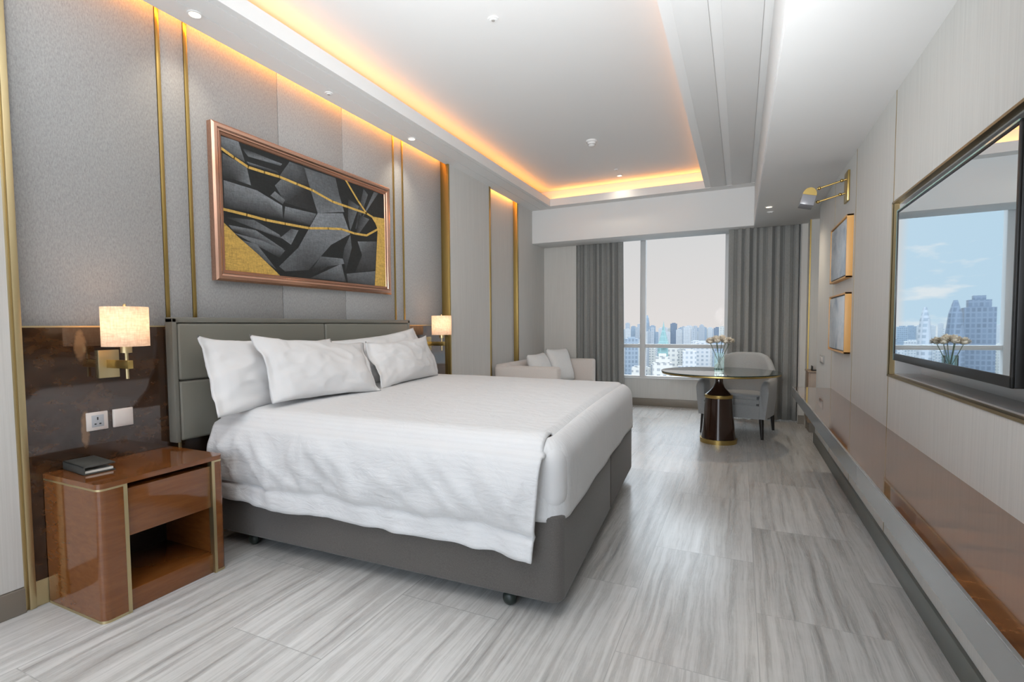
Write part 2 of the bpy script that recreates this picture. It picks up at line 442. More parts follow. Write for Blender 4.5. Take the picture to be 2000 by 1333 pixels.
wn = struct(box('wall_niche', 'wallcover_pink', (.66, 7.35, 0, 1.8, 7.5, 2.9), smooth=0))
box('plain_panel', 'wallcover_pink', (.722, 7.09, 0, 1.6, 7.35, ZR), wn)
box('gold_strip', 'gold', (.715, 7.08, .1, .728, 7.10, ZR), wn)
box('end_wall', 'wallcover', (1.6, 6.2, 0, 1.75, 7.4, ZR), wn)
box('side_wall', 'wallcover', (1.0, 6.15, 0, 1.7, 6.25, ZR), wn)
struct(MB().box(.655, 7.335, 0, .725, 7.352, .11).box(.712, 7.075, 0, 1.6, 7.092, .11).mk('baseboard_niche', 'skirting_brown'))

# window wall
YW = 8.2
WX0, WX1, WZ0, WZ1 = -2.0, -.15, .425, 2.8
wf = struct(MB().box(-2.93, YW - .06, 0, WX0, YW + .25, 3.2).box(WX1, YW - .06, 0, 1.8, YW + .25, 3.2)
            .box(WX0, YW - .06, 0, WX1, YW + .25, WZ0).box(WX0, YW - .06, WZ1, WX1, YW + .25, 3.2).mk('wall_far', 'wallcover', smooth=0))
box('pier', 'wallcover_pink', (-2.93, 7.8, 0, -2.29, YW, 2.6), wf)
box('curtain_pocket_side', 'wallcover', (.655, 7.4, 0, .70, YW, 3.2), wf)
struct(box('baseboard_far', 'skirting_brown', (WX0 - .2, YW - .075, 0, .66, YW - .058, .115), None, .003))
win = struct(MB().box(WX0, YW - .04, WZ0, WX1, YW + .06, WZ0 + .03).box(WX0, YW - .02, WZ1 - .05, WX1, YW + .06, WZ1)
             .box(WX0, YW - .04, WZ0, WX0 + .05, YW + .06, WZ1).box(WX1 - .055, YW - .04, WZ0, WX1, YW + .06, WZ1)
             .mk('window_1', 'window_frame'))
box('window_sill', 'window_frame', (WX0, YW - .075, WZ0 - .012, WX1, YW + .0, WZ0 + .006), win, .003)
box('mullion', 'window_frame', (-1.385, YW - .05, WZ0, -1.305, YW + .06, WZ1), win, .004)
box('transom', 'window_frame', (WX0 + .04, YW - .03, .888, WX1 - .04, YW + .05, .945), win, .004)
for a, b, c, d in ((WX0 + .05, -1.385, WZ0 + .03, .888), (-1.305, WX1 - .055, WZ0 + .03, .888), (WX0 + .05, -1.385, .945, WZ1 - .05), (-1.305, WX1 - .055, .945, WZ1 - .05)):
    MB().grid(lambda u, v: (a + (b - a) * u, YW + .01, c + (d - c) * v), 1, 1).mk('pane', 'pane_glass', win, smooth=0)

# wall behind the photographer; its wide window is unseen, added for fill light
BX0, BX1, BZ0, BZ1 = -2.7, .62, .1, 2.85
struct(MB().box(-3.0, YB - .25, 0, BX0, YB, 3.2).box(BX1, YB - .25, 0, 1.75, YB, 3.2).box(BX0, YB - .25, 0, BX1, YB, BZ0).box(BX0, YB - .25, BZ1, BX1, YB, 3.2).mk('wall_back', 'wallcover', smooth=0))
w2 = struct(MB().box(BX0, YB - .12, BZ0, BX1, YB - .05, BZ0 + .05).box(BX0, YB - .12, BZ1 - .05, BX1, YB - .05, BZ1).box(BX0, YB - .12, BZ0, BX0 + .05, YB - .05, BZ1).box(BX1 - .05, YB - .12, BZ0, BX1, YB - .05, BZ1).box(-1.08, YB - .12, BZ0, -1.03, YB - .05, BZ1).mk('fill_window', 'window_frame'))
for a, b in ((BX0 + .05, -1.08), (-1.03, BX1 - .05)):
    MB().grid(lambda u, v: (a + (b - a) * u, YB - .08, BZ0 + .05 + (BZ1 - BZ0 - .1) * v), 1, 1).mk('pane', 'pane_glass', w2, smooth=0)

# ------------------------------------------------------------------ ceiling fittings
def downlight(loc, label, r=.029, on=True, group='recessed ceiling downlights'):
    e = thing('downlight', loc, label, 'ceiling light', group)
    x, y, z = loc
    MB().lathe([(r, 0), (r * 1.35, -.001), (r * 1.35, -.006), (r * 1.05, -.007), (r * .98, -.002), (r * .98, .004)], loc, 32).mk('trim_ring', 'ceiling_paint', e)
    MB().lathe([(0, -.0035), (r * .97, -.0035)], loc, 24).mk('lamp', 'lamp_lit', e)
    return e
dls = [((-2.68, 1.90, ZS), 'lit downlight in the left soffit above the near bedside lamp'),
       ((-2.70, 3.984, ZS), 'lit downlight in the left soffit near the far end of the painting'),
       ((-1.45, 6.934, ZT), 'lit downlight in the tray ceiling near the window'),
       ((.25, 6.112, ZR), 'lit downlight in the lower right ceiling near the dark curtain')]
d0 = downlight(*dls[0])
dl = [d0] + [dup(d0, l, lab, 'recessed ceiling downlights') for l, lab in dls[1:]]
for k, (l, lab) in enumerate(dls):
    s = bpy.data.lights.new('downlight_beam', 'SPOT'); s.energy = (8, 10, 5, 26)[k]; s.color = (1, .86, .68); s.spot_size = radians((100, 100, 150, 140)[k]); s.spot_blend = 1.0; s.shadow_soft_size = .03
    o = bpy.data.objects.new('downlight_beam', s); COL.objects.link(o); o.location = (l[0], l[1], l[2] - .02)
def disc(loc, r, name, label, cat):
    e = thing(name, loc, label, cat)
    MB().lathe([(0, -.012), (r * .55, -.012), (r * .6, -.007), (r * .95, -.006), (r, 0)], loc, 32).mk('cover', 'ceiling_paint', e)
    MB().lathe([(0, -.0135), (r * .3, -.0135), (r * .34, -.0118)], loc, 24).mk('grille', 'grey_plate', e)
    return e
disc((-1.445, 3.072, ZT), .036, 'ceiling_speaker', 'round white speaker flush in the middle of the tray ceiling', 'speaker')
disc((-1.43, 6.646, ZT), .03, 'sprinkler_cover', 'small flat disc in the tray ceiling beside its lit downlight', 'sprinkler')
disc((-2.715, 2.951, ZS + .0005), .03, 'sprinkler_cover', 'small flat disc in the left soffit above the painting', 'sprinkler')
disc((.277, 6.396, ZR), .035, 'sprinkler_cover', 'small grey disc behind the downlight in the lower right ceiling', 'sprinkler')
sd = thing('smoke_detector', (-1.447, 5.506, ZT), 'white smoke detector hanging below the tray ceiling', 'smoke detector')
MB().lathe([(.06, 0), (.06, -.014), (.055, -.018), (.05, -.02)], (-1.447, 5.506, ZT), 32).mk('base_plate', 'ceiling_paint', sd)
MB().lathe([(0, -.062), (.022, -.06), (.036, -.05), (.04, -.036), (.047, -.02), (.03, -.018)], (-1.447, 5.506, ZT), 32).mk('sensor_head', 'ceiling_paint', sd)
MB().lathe([(.0375, -.047), (.039, -.04)], (-1.447, 5.506, ZT), 32).mk('vent_band', 'grey_plate', sd)

# warm LED strips in the coves
WARM = (1.0, .36, .06)
area('cove_led', (-2.58, (YB + 7.2) / 2, 3.06), (-.15, 0, 1), 7.2 - YB, .02, 11, WARM)
area('cove_led', (-1.25, 7.22, 3.06), (0, .1, 1), 2.5, .02, 3.6, WARM, (1, 0, 0))
area('cove_led', (-.33, (YB + 7.1) / 2, 3.05), (.0, 0, 1), 7.1 - YB, .02, 6, WARM)
area('wall_slot_led', (-2.812, 2.94, 3.0), (-1, 0, -.5), 3.62, .015, 8, WARM)
area('wall_slot_led', (-2.812, 6.24, 3.0), (-1, 0, -.5), .9, .015, 2.2, WARM)

# unseen fill spots added to even the brightness, bounced off the ceiling
def fill_spot(loc, target, energy, size, col):
    L = bpy.data.lights.new('ceiling_fill', 'SPOT'); L.energy = energy; L.color = col; L.spot_size = radians(size); L.spot_blend = 1.0; L.shadow_soft_size = .25
    o = bpy.data.objects.new('ceiling_fill', L); COL.objects.link(o); o.location = loc
    o.rotation_euler = (Vector(target) - Vector(loc)).to_track_quat('-Z', 'Y').to_euler()
fill_spot((-.8, .1, 1.7), (-1.2, .1, 3.2), 310, 150, (.95, .985, 1.0))
fill_spot((-.4, .5, 1.45), (-1.1, 4.3, 3.2), 470, 96, (.95, .985, 1.0))
# ------------------------------------------------------------------ bed
def bl(u, v, z): return Vector((-.646 + u - .0586 * v, 1.993 + .022 * u + .998 * v, z))
W = 2.285
def hu(v): return -2.735 + .646 + .0586 * v      # head end of the bed, parallel to the wall
bed = thing('bed', bl(-1.04, W / 2, 0), 'wide grey upholstered divan bed on black castors, under the white bedding', 'bed')
ORG[bed.name] = bl(-1.04, W / 2, 0)
def bbox(name, mat, u0, v0, z0, u1, v1, z1, parent, bev=.02, seg=3):
    f = lambda z: [bl(max(u0, hu(v0)), v0, z), bl(u1, v0, z), bl(u1, v1, z), bl(max(u0, hu(v1)), v1, z)]
    rd = [((p.x, p.y), .06) for p in ([bl(u1, 0, 0)] if v0 == 0 else [bl(u1, W, 0)])]
    return MB().hexa(f(z0), f(z1), bev, seg, rd).mk(name, mat, parent)
for v0, v1 in ((0, 1.215), (1.222, W)):
    b = bbox('divan_base', 'bed_cloth', -2.1, v0, .075, 0, v1, .45, bed, .018)
    for (u, v) in ((-.255, v0 + .06), (-1.84, v0 + .06), (-.255, v1 - .06), (-1.84, v1 - .06)):
        p = bl(u, v, 0)
        q = MB().lathe([(0, .002), (.012, .0), (.027, .012), (.033, .033), (.027, .054), (.012, .065), (0, .066)], (0, 0, 0), 20)
        for vv in q.bm.verts: vv.co = Vector((vv.co.x, (vv.co.z - .033) * .75, vv.co.y + .033)) + p
        q.cyl((p.x, p.y, .05), (p.x, p.y, .08), .008, seg=10)
        q.mk('castor', 'rubber', b)
def ztop(u, v):
    a = max(0, min(1, -u / 2.05)); b = max(0, min(1, v / W))
    return .765 + .035 * sin(pi * b) ** .6 * (.55 + .45 * a) + .01 * a
mt = MB()
def rbox(u0, u1, v0, v1, z0, z1, r, n=28, M=None):
    # rounded slab: superellipse-mapped grid top + sides
    def f(a, b):
        return None
f8 = lambda z: [bl(hu(0), -.005, z), bl(.005, -.005, z), bl(.005, W - .02, z), bl(hu(W), W - .02, z)]
MB().hexa(f8(.445), f8(.752), .085, 6).mk('mattress', 'pillow_white', bed)

# duvet: draped over the mattress, hanging free on the long side, tucked at the foot
R_ = .10
def fold(t):           # t = distance past the start of the rounding; returns (outward, drop)
    q = pi / 2 * R_
    if t <= 0: return t, 0
    if t < q: return R_ * sin(t / R_), R_ * (1 - cos(t / R_))
    return R_, R_ + (t - q)
S0, S1 = -2.0, -.005
T0, T1 = -.455, W + .44
def dpos(a, b):
    s = S0 + (S1 - S0) * a; t = T0 + (T1 - T0) * b
    u = s
    if t < W / 2:
        dv, zv = fold(.09 - t); v = .09 - dv
    else:
        dv, zv = fold(t - (W - .105)); v = W - .105 + dv
    z = ztop(min(u, 0), v) - zv
    P = Vector((u, v, z))
    n = noise.noise(Vector((u * 2.2, t * 1.7, 3.1))); n2 = noise.noise(Vector((u * 6, t * 4 + u * 3, 8.2)))
    if t < -.02:
        d = min(1, (-.02 - t) / .12); hz = z
        puff = .034 * sin(pi * max(0, min(1, (.72 - hz) / .34))) if hz > .38 else 0
        n3 = noise.noise(Vector((u * 10 + hz * 3, hz * 3, .5))); n4 = noise.noise(Vector((u * 4 - hz * 5, hz * 6, 9.5)))
        fl = .024 * d * (n * .6 + .9 * n3 + .75 * n4 + .4 * n2)
        rg = (1 - abs(noise.noise(Vector((u * 4.5 + hz * 4.5, hz * 1.3 - u, 2.7))))) ** 7; rg2 = (1 - abs(noise.noise(Vector((u * 8 - hz * 3, hz * 2.2, 6.1))))) ** 8
        fl += d * (.014 * rg + .009 * rg2) * (.35 if hz < .38 else 1)
        crease = -.020 * math.exp(-((hz - .39 - .012 * n) / .009) ** 2)
        low = .012 * max(0, (.38 - hz) / .12) if hz < .38 else 0
        P.y -= puff + fl + .026 + crease * 1.2 + low
        if hz < .47: P.y = min(P.y, -.014)
        P.z += d * .012 * noise.noise(Vector((u * 2.5, 7.7, 1.2))) - .012 * d * max(0, (u + .5))
        if s > -.3: P.x -= .055 * max(0, (s + .3) / .3) * max(0, min(1, (.70 - hz) / .45))
    else:
        flat = max(0, 1 - zv / .1)
        P.z += (.007 * n + .003 * n2) * flat
        if s > -.105: P.z -= .1 - sqrt(max(0, .01 - (s + .105) ** 2))
        if s > -.1: P.z -= .026 * min(1, (s + .1) / .045)
    return bl(max(P.x, hu(P.y) + .005), P.y, P.z)
def dkeep(a, b):
    s = S0 + (S1 - S0) * a; t = T0 + (T1 - T0) * b
    if t < -.01: return s < -.065
    if t < .13 or t > W - .13: return s < -.08
    return s < -.055
def skirt(a, b):        # tucked foot end, wrapped round both corners
    rc = .115; Lf = W - .02 - 2 * rc; q = pi / 2 * rc; Ls = .34
    p = a * (2 * Ls + 2 * q + Lf)
    if p < Ls: c = Vector((-Ls - rc + p, 0)); n = Vector((0, -1)); cc = None
    elif p < Ls + q: w = (p - Ls) / rc; n = Vector((sin(w), -cos(w))); c = Vector((-rc, rc)) + n * rc
    elif p < Ls + q + Lf: c = Vector((0, rc + p - Ls - q)); n = Vector((1, 0))
    elif p < Ls + 2 * q + Lf: w = (p - Ls - q - Lf) / rc; n = Vector((cos(w), sin(w))); c = Vector((-rc, rc + Lf)) + n * rc
    else: c = Vector((-rc - (p - Ls - 2 * q - Lf), 2 * rc + Lf)); n = Vector((0, 1))
    l = b * (pi / 2 * .1 + .24)
    o, dz = fold(l); o -= .1
    u, v = c.x + n.x * (o + .014), c.y + n.y * (o + .014)
    z = ztop(min(u, 0), max(0, v)) - dz - .016 * max(0, 1 - l / .03)
    wv = noise.noise(Vector((c.y * 3, l * 2, 1.7)))
    k = min(1, dz / .1)
    u += n.x * .006 * wv * k; v += n.y * .006 * wv * k
    if b > .999: z += .006 * noise.noise(Vector((c.y * 3.3, 4.4, c.x)))
    return bl(u, v, z)
q = MB().grid(dpos, 150, 190, dkeep, lambda a, b: (S0 + (S1 - S0) * a, T0 + (T1 - T0) * b))
q.grid(skirt, 170, 24, None, lambda a, b: (b * .4, a * (.68 + pi * .115 + W - .25) - .34 - .115 * pi / 2 + .115))
dv = q.mk('duvet', 'duvet_linen', smooth=0)
dv.data.shade_smooth()
md = dv.modifiers.new('thick', 'SOLIDIFY'); md.thickness = .012; md.offset = -1
tag(dv, 'white striped duvet spread over the bed, hanging down its near side', 'duvet')

# pillows
def pillow(TL, TR, BR, BL, th, name, label, seed, flange=(1, 1), sag=.03):
    TL, TR, BR, BL = map(Vector, (TL, TR, BR, BL))
    nrm = ((TR - TL).cross(BL - TL)).normalized()
    if nrm.x < 0: nrm = -nrm
    def pt(a, b, side):
        x = 2 * a - 1; y = 2 * b - 1
        up = (TL.lerp(TR, a) - BL.lerp(BR, a))
        bb = .5 + (b - .5) * (1 - sag * 2 * (1 - x * x) * (abs(y)))
        aa = .5 + (a - .5) * (1 - .06 * (1 - y * y) * abs(x))
        P = BL.lerp(BR, aa).lerp(TL.lerp(TR, aa), bb)
        fx = max(0, 1 - (abs(x) / (.90 if flange[0 if x < 0 else 1] else .995)) ** 2.6); fy = max(0, 1 - abs(y) ** 2.8)
        k = (fx ** .55) * (fy ** .55)
        wr_ = .016 * noise.noise(Vector((a * 4 + seed, b * 3, seed))) + .008 * noise.noise(Vector((a * 13, b * 9 + seed, seed)))
        wr_ -= .007 * math.exp(-((abs(x) - .80) / .018) ** 2) * (1 - abs(y) ** 4)
        crn = abs(x) ** 3 * abs(y) ** 3
        wr_ += .010 * (1 - abs(noise.noise(Vector((a * 5 + b * 2 + seed, b * 4 - a, seed))))) ** 7 * (1 - x * x * .3)
        fold_ = .012 * sin(b * 15 + a * 7 + seed) * max(0, abs(x) - .5) * (1 - abs(y))
        if abs(x) > .88: fold_ += .014 * sin(b * 8 + seed) * (abs(x) - .88) * 9
        edge = min(1, min(1 - abs(x), 1 - abs(y)) / .02)
        pk = 1 + .35 * noise.noise(Vector((a * 3.1, b * 2.7, seed + 4)))
        return P + nrm * (side * (th / 2 * k * pk + .004 * edge) + wr_ * .8 + fold_ + .02 * crn * sin(seed * 3 + x * 2)) + up.normalized() * (.018 * crn * (1 if y > 0 else -.3))
    q = MB().grid(lambda a, b: pt(a, b, 1), 56, 36).grid(lambda a, b: pt(a, b, -1), 56, 36)
    bmesh.ops.remove_doubles(q.bm, verts=q.bm.verts[:], dist=.0008)
    o = q.mk(name, 'pillow_white', smooth=0); o.data.shade_smooth()
    return tag(o, label, 'pillow', 'white bed pillows')
pillow((-2.64, 1.80, 1.178), (-2.64, 2.84, 1.15), (-2.50, 2.86, .80), (-2.46, 1.765, .768), .14, 'pillow', 'white pillow standing against the headboard at its near end', 1.0)
pillow((-2.62, 2.80, 1.135), (-2.62, 3.87, 1.222), (-2.50, 3.92, .80), (-2.50, 2.88, .80), .14, 'pillow', 'white pillow against the far end of the headboard, mostly hidden', 2.3)
pillow((-2.52, 2.055, 1.19), (-2.46, 2.975, 1.115), (-2.16, 2.78, .815), (-2.33, 2.03, .825), .165, 'pillow', 'white pillow leaning in front of the near one, nearest the room', 3.7)
pillow((-2.44, 2.94, 1.105), (-2.50, 3.88, 1.15), (-2.42, 3.97, .815), (-2.22, 2.85, .815), .155, 'pillow', 'smaller looking white pillow leaning at the far side, by the far lamp', 5.2)

# headboard
hb = thing('headboard', (-2.80, 2.85, .62), 'olive grey leather headboard of padded panels fixed to the wall', 'headboard')
MB().box(XP + .002, 1.750, .625, -2.765, 3.96, 1.298).mk('back_panel', 'leather_frame', hb)
MB().box(-2.80, 1.745, 1.275, -2.742, 3.965, 1.304, .004).box(-2.80, 1.745, .62, -2.742, 1.772, 1.30, .004).box(-2.80, 3.938, .62, -2.742, 3.965, 1.30, .004).mk('frame', 'leather_frame', hb)
for a, b in ((1.776, 2.882), (2.888, 3.934)):
    for c, d in ((.625, .953), (.959, 1.271)):
        box('padded_panel', 'leather', (-2.79, a, c, -2.741, b, d), hb, .014, 4)

# ------------------------------------------------------------------ nightstand
ns = thing('nightstand', (-2.59, 1.47, 0), 'reddish brown lacquered nightstand with gold trim beside the bed', 'nightstand')
NX, NY0, NY1, NZ = -2.376, 1.172, 1.752, .597
def rr_prof(x0, y0, x1, y1, r, n=6):      # plan outline, front (+x) corners rounded
    p = [(x0, y0)]
    for i in range(n + 1): w = -pi / 2 + pi / 2 * i / n; p.append((x1 - r + r * cos(w), y0 + r + r * sin(w)))
    for i in range(n + 1): w = pi / 2 * i / n; p.append((x1 - r + r * cos(w), y1 - r + r * sin(w)))
    p.append((x0, y1)); return p
def half_prof(y0, y1, r, near):
    p = []
    if near:
        p = [(XP + .004, y0)]
        for i in range(7): w = -pi / 2 + pi / 2 * i / 6; p.append((NX - r + r * cos(w), y0 + r + r * sin(w)))
        p += [(NX, y1), (XP + .004, y1)]
    else:
        p = [(XP + .004, y0), (NX, y0)]
        for i in range(7): w = pi / 2 * i / 6; p.append((NX - r + r * cos(w), y1 - r + r * sin(w)))
        p += [(XP + .004, y1)]
    return p
MB().prism(rr_prof(XP + .004, NY0, NX + .002, NY1, .03), .575, NZ).mk('top', 'mahogany', ns)
MB().prism(half_prof(NY0 + .002, 1.272, .03, True), .012, .566).mk('side_panel', 'mahogany', ns)
MB().prism(half_prof(1.70, NY1 - .002, .025, False), .012, .566).mk('side_panel', 'mahogany', ns)
for hp, bx in ((half_prof(NY0 + .001, 1.274, .03, True), (1.272, 1.288)), (half_prof(1.698, NY1 - .001, .025, False), (1.684, 1.70))):
    MB().prism(hp, 0, .012).prism(hp, .566, .575).box(NX - .03, bx[0], 0, NX + .001, bx[1], .575).mk('gold_trim', 'gold_pale', ns)
box('drawer', 'mahogany', (-2.78, 1.289, .338, NX - .012, 1.683, .548), ns, .002)
box('back_panel', 'dark_leg', (XP + .004, 1.272, .02, -2.79, 1.70, .575), ns)
box('lower_shelf', 'mahogany', (-2.79, 1.272, .0, NX - .014, 1.70, .095), ns, .002)
# leather folder on it
fd = thing('folder', (-2.70, 1.30, NZ), 'closed dark grey leather folder lying on the nightstand', 'folder')
Mf = Matrix.Translation((-2.69, 1.30, NZ)) @ Matrix.Rotation(radians(-6), 4, 'Z')
MB().box(-.112, -.062, 0, .112, .062, .006, .002, 2, Mf).box(-.112, -.062, .031, .112, .062, .038, .002, 2, Mf).box(-.112, -.062, 0, .112, -.056, .038, .002, 2, Mf).mk('cover', 'folder', fd)
MB().box(-.10, -.054, .0065, .104, .055, .016, 0, 2, Mf).mk('pages', 'paper', fd)

# ------------------------------------------------------------------ wall sconces
def sconce(y, label):
    x0 = XP
    e = thing('wall_lamp', (x0, y, 1.0), label, 'lamp', 'bedside wall lamps')
    ax = -2.645
    box('back_plate', 'gold_pale', (x0, y - .047, 1.003, x0 + .018, y + .047, 1.14), e, .003)
    box('arm', 'gold', (x0 + .015, y - .012, 1.052, ax + .03, y + .012, 1.092), e, .002)
    MB().cyl((ax, y, 1.003), (ax, y, 1.21), .0075, seg=16).mk('rod', 'gold_pale', e)
    MB().cyl((ax, y, 1.128), (ax, y, 1.165), .024, seg=24).mk('lamp_holder', 'gold_pale', e)
    MB().lathe([(.0955, 1.160), (.097, 1.160), (.097, 1.347), (.0955, 1.347)], (ax, y, 0), 48).mk('lamp_shade', 'lamp_shade', e)
    rg = MB()
    for k in range(3):
        w = 2 * pi * k / 3; rg.cyl((ax, y, 1.335), (ax + .094 * cos(w), y + .094 * sin(w), 1.335), .002, seg=6)
    rg.cyl((ax, y, 1.2), (ax, y, 1.352), .003, seg=8).sphere((ax, y, 1.357), .007)
    rg.mk('finial', 'gold_pale', e)
    MB().sphere((ax, y, 1.235), .026, (1, 1, 1.25)).mk('bulb', 'lamp_lit', e)
    return e
s0 = sconce(1.458, 'lit brass wall lamp with drum shade above the nightstand')
s1 = dup(s0, (XP, 4.368, 1.0), 'lit brass wall lamp with drum shade beyond the far side of the bed', 'bedside wall lamps')
for y in (1.458, 4.368):
    L = bpy.data.lights.new('bulb_light', 'POINT'); L.energy = 1.15; L.color = (1, .60, .36); L.shadow_soft_size = .05
    o = bpy.data.objects.new('bulb_light', L); COL.objects.link(o); o.location = (-2.645, y, 1.275)

# sockets by the nightstand
so = thing('power_socket', (XP, 1.399, .796), 'beige socket plate with a grey outlet, above the nightstand', 'socket')
MB().box(XP, 1.352, .752, XP + .009, 1.446, .841, .003).mk('face_plate', 'white_plastic', so)
MB().box(XP + .004, 1.373, .768, XP + .0105, 1.427, .826, .002).mk('outlet', 'socket_insert', so)
MB().box(XP + .0102, 1.396, .802, XP + .011, 1.402, .816).box(XP + .0102, 1.384, .780, XP + .011, 1.393, .786).box(XP + .0102, 1.405, .780, XP + .011, 1.414, .786).mk('pin_hole', 'black_plastic', so)
sw = thing('switch_plate', (XP, 1.515, .796), 'plain beige blank plate right of the outlet, above the nightstand', 'switch')
MB().box(XP, 1.468, .752, XP + .010, 1.563, .842, .003).mk('face_plate', 'white_plastic', sw)
MB().box(XP + .008, 1.474, .758, XP + .0125, 1.557, .836, .002).mk('rocker', 'white_plastic', sw)

# ------------------------------------------------------------------ painting
FACETS=[[(0.001,0.983,0.5),(0.078,0.992,0.55),(0.106,0.852,0.3),(0.002,0.897,0.3)],[(0.005,0.867,0.35),(0.112,0.823,0.45),(0.13,0.69,0.5),(0.052,0.698,0.15),(0.004,0.681,0.1)],[(0.091,0.952,0.05),(0.293,0.937,0.5),(0.284,0.916,0.3),(0.121,0.903,0.45)],[(0.113,0.861,0.5),(0.26,0.863,0.3),(0.275,0.847,0.2),(0.127,0.841,0.15)],[(0.334,0.976,0.4),(0.42,0.978,0.2),(0.452,0.821,0.1),(0.275,0.83,0.3)],[(0.419,0.972,0.4),(0.619,0.979,0.35),(0.642,0.837,0.35),(0.676,0.689,0.5),(0.494,0.611,0.45),(0.456,0.785,0.4)],[(0.494,0.611,0.55),(0.665,0.672,0.5),(0.716,0.491,0.55),(0.577,0.352,0.45),(0.429,0.096,0.2),(0.292,0.06,0.35),(0.26,0.096,0.4),(0.371,0.276,0.4),(0.436,0.454,0.5)],[(0.007,0.672,0.5),(0.158,0.664,0.55),(0.286,0.596,0.6),(0.288,0.485,0.1),(0.006,0.474,0.1)],[(0.25,0.743,0.4),(0.29,0.82,0.45),(0.443,0.804,0.1),(0.485,0.614,0.1),(0.303,0.626,0.2)],[(0.225,0.652,0.45),(0.249,0.697,0.5),(0.303,0.649,0.4),(0.29,0.609,0.3)],[(0.302,0.596,0.55),(0.485,0.602,0.4),(0.446,0.488,0.15),(0.292,0.486,0.1)],[(0.008,0.407,0.1),(0.139,0.43,0.4),(0.265,0.355,0.5),(0.281,0.324,0.2),(0.124,0.37,0.35)],[(0.022,0.354,0.5),(0.145,0.354,0.5),(0.287,0.243,0.45),(0.27,0.216,0.15),(0.041,0.312,0.05)],[(0.044,0.302,0.5),(0.172,0.283,0.5),(0.295,0.233,0.4),(0.262,0.167,0.1)],[(0.06,0.264,0.35),(0.15,0.244,0.5),(0.244,0.07,0.35),(0.12,0.181,0.1)],[(0.273,0.334,0.45),(0.332,0.422,0.3),(0.374,0.423,0.5),(0.329,0.289,0.5)],[(0.827,0.971,0.3),(0.862,0.929,0.4),(0.762,0.553,0.35),(0.751,0.563,0.05)],[(0.912,0.978,0.4),(0.949,0.98,0.3),(0.835,0.732,0.5),(0.786,0.616,0.1)],[(0.706,0.823,0.1),(0.789,0.786,0.4),(0.717,0.525,0.4),(0.702,0.644,0.3)],[(0.787,0.701,0.05),(0.87,0.687,0.4),(0.784,0.517,0.3),(0.761,0.525,0.1)],[(0.771,0.436,0.5),(0.928,0.478,0.3),(0.911,0.186,0.2),(0.743,0.115,0.1),(0.804,0.31,0.3)],[(0.67,0.348,0.3),(0.716,0.484,0.4),(0.725,0.362,0.35),(0.677,0.132,0.15),(0.658,0.251,0.2)],[(0.506,0.231,0.4),(0.657,0.244,0.5),(0.667,0.198,0.5),(0.553,0.15,0.2),(0.437,0.041,0.05),(0.448,0.105,0.1)],[(0.437,0.028,0.2),(0.646,0.194,0.5),(0.675,0.029,0.3)],[(0.682,0.105,0.4),(0.91,0.171,0.45),(0.902,0.022,0.3),(0.691,0.024,0.2)]]
GOLDP=[[(0.0,0.365),(0.06,0.28),(0.155,0.167),(0.279,0.0),(0.131,0.0),(0.0,0.0)],[(0.883,0.72),(1.0,0.737),(1.0,0.383),(1.0,0.0),(0.902,0.0),(0.924,0.381),(0.937,0.606),(0.919,0.659)]]
LINES=[[(0.0,0.896),(0.056,0.858),(0.119,0.821),(0.198,0.821),(0.275,0.824),(0.373,0.81),(0.461,0.799),(0.594,0.752),(0.699,0.745),(0.847,0.736),(0.895,0.717)],[(0.0,0.46),(0.105,0.456),(0.198,0.449),(0.299,0.453),(0.436,0.46),(0.56,0.497),(0.652,0.519),(0.75,0.507),(0.843,0.516),(0.937,0.606)],[(0.687,1.0),(0.778,0.838),(0.847,0.736)]]
PY0, PY1, PZ0, PZ1 = 2.083, 3.812, 1.532, 2.478
pa = thing('painting', (XF, (PY0 + PY1) / 2, PZ0), 'large abstract dark slate and gold painting in a rose gold frame above the bed', 'painting')
fr = MB()
prof = [(.0, .0), (.0, .040), (.012, .050), (.030, .052), (.040, .046), (.048, .046), (.052, .040), (.066, .036), (.070, .030), (.070, .0)]
def frame_ring(mb, y0, y1, z0, z1, prof, xw):
    rings = []
    for d, h in prof:
        rings.append([mb.bm.verts.new((xw + h, y, z)) for y, z in ((y0 + d, z0 + d), (y1 - d, z0 + d), (y1 - d, z1 - d), (y0 + d, z1 - d))])
    for A, B in zip(rings, rings[1:]):
        for i in range(4):
            j = (i + 1) % 4; mb.bm.faces.new((A[i], A[j], B[j], B[i]))
frame_ring(fr, PY0, PY1, PZ0, PZ1, prof, XF); fr.mk('frame', 'rose_gold', pa, smooth=25)
cv = bmesh.new(); lay = cv.loops.layers.float_color.new('Col')
CY0, CY1, CZ0, CZ1 = PY0 + .068, PY1 - .068, PZ0 + .050, PZ1 - .060
def cpt(u, v, k): return (XF + .030 + k * .0004, CY0 + u * (CY1 - CY0), CZ0 + v * (CZ1 - CZ0))
def poly(pts, cols, k):
    f = cv.faces.new([cv.verts.new(cpt(p[0], p[1], k)) for p in pts])
    for l, c in zip(f.loops, cols): l[lay] = (*c, 1)
    f.normal_update()
    if f.normal.x < 0: f.normal_flip()
    bmesh.ops.triangulate(cv, faces=[f])
poly([(-.01, -.02), (1.01, -.02), (1.01, 1.02), (-.01, 1.02)], [(.012, .014, .014)] * 4, 0)
for n_, fpts in enumerate(FACETS):
    cx = sum(p[0] for p in fpts) / len(fpts); cy = sum(p[1] for p in fpts) / len(fpts)
    poly(fpts, [tuple(.80 * p[2] ** 2.1 * k + .010 for k in (.90, .97, 1.04)) for p in fpts], 1 + n_ * .1)
GC = (.60, .38, .09)
for gp in GOLDP: poly(gp, [GC] * len(gp), 5)
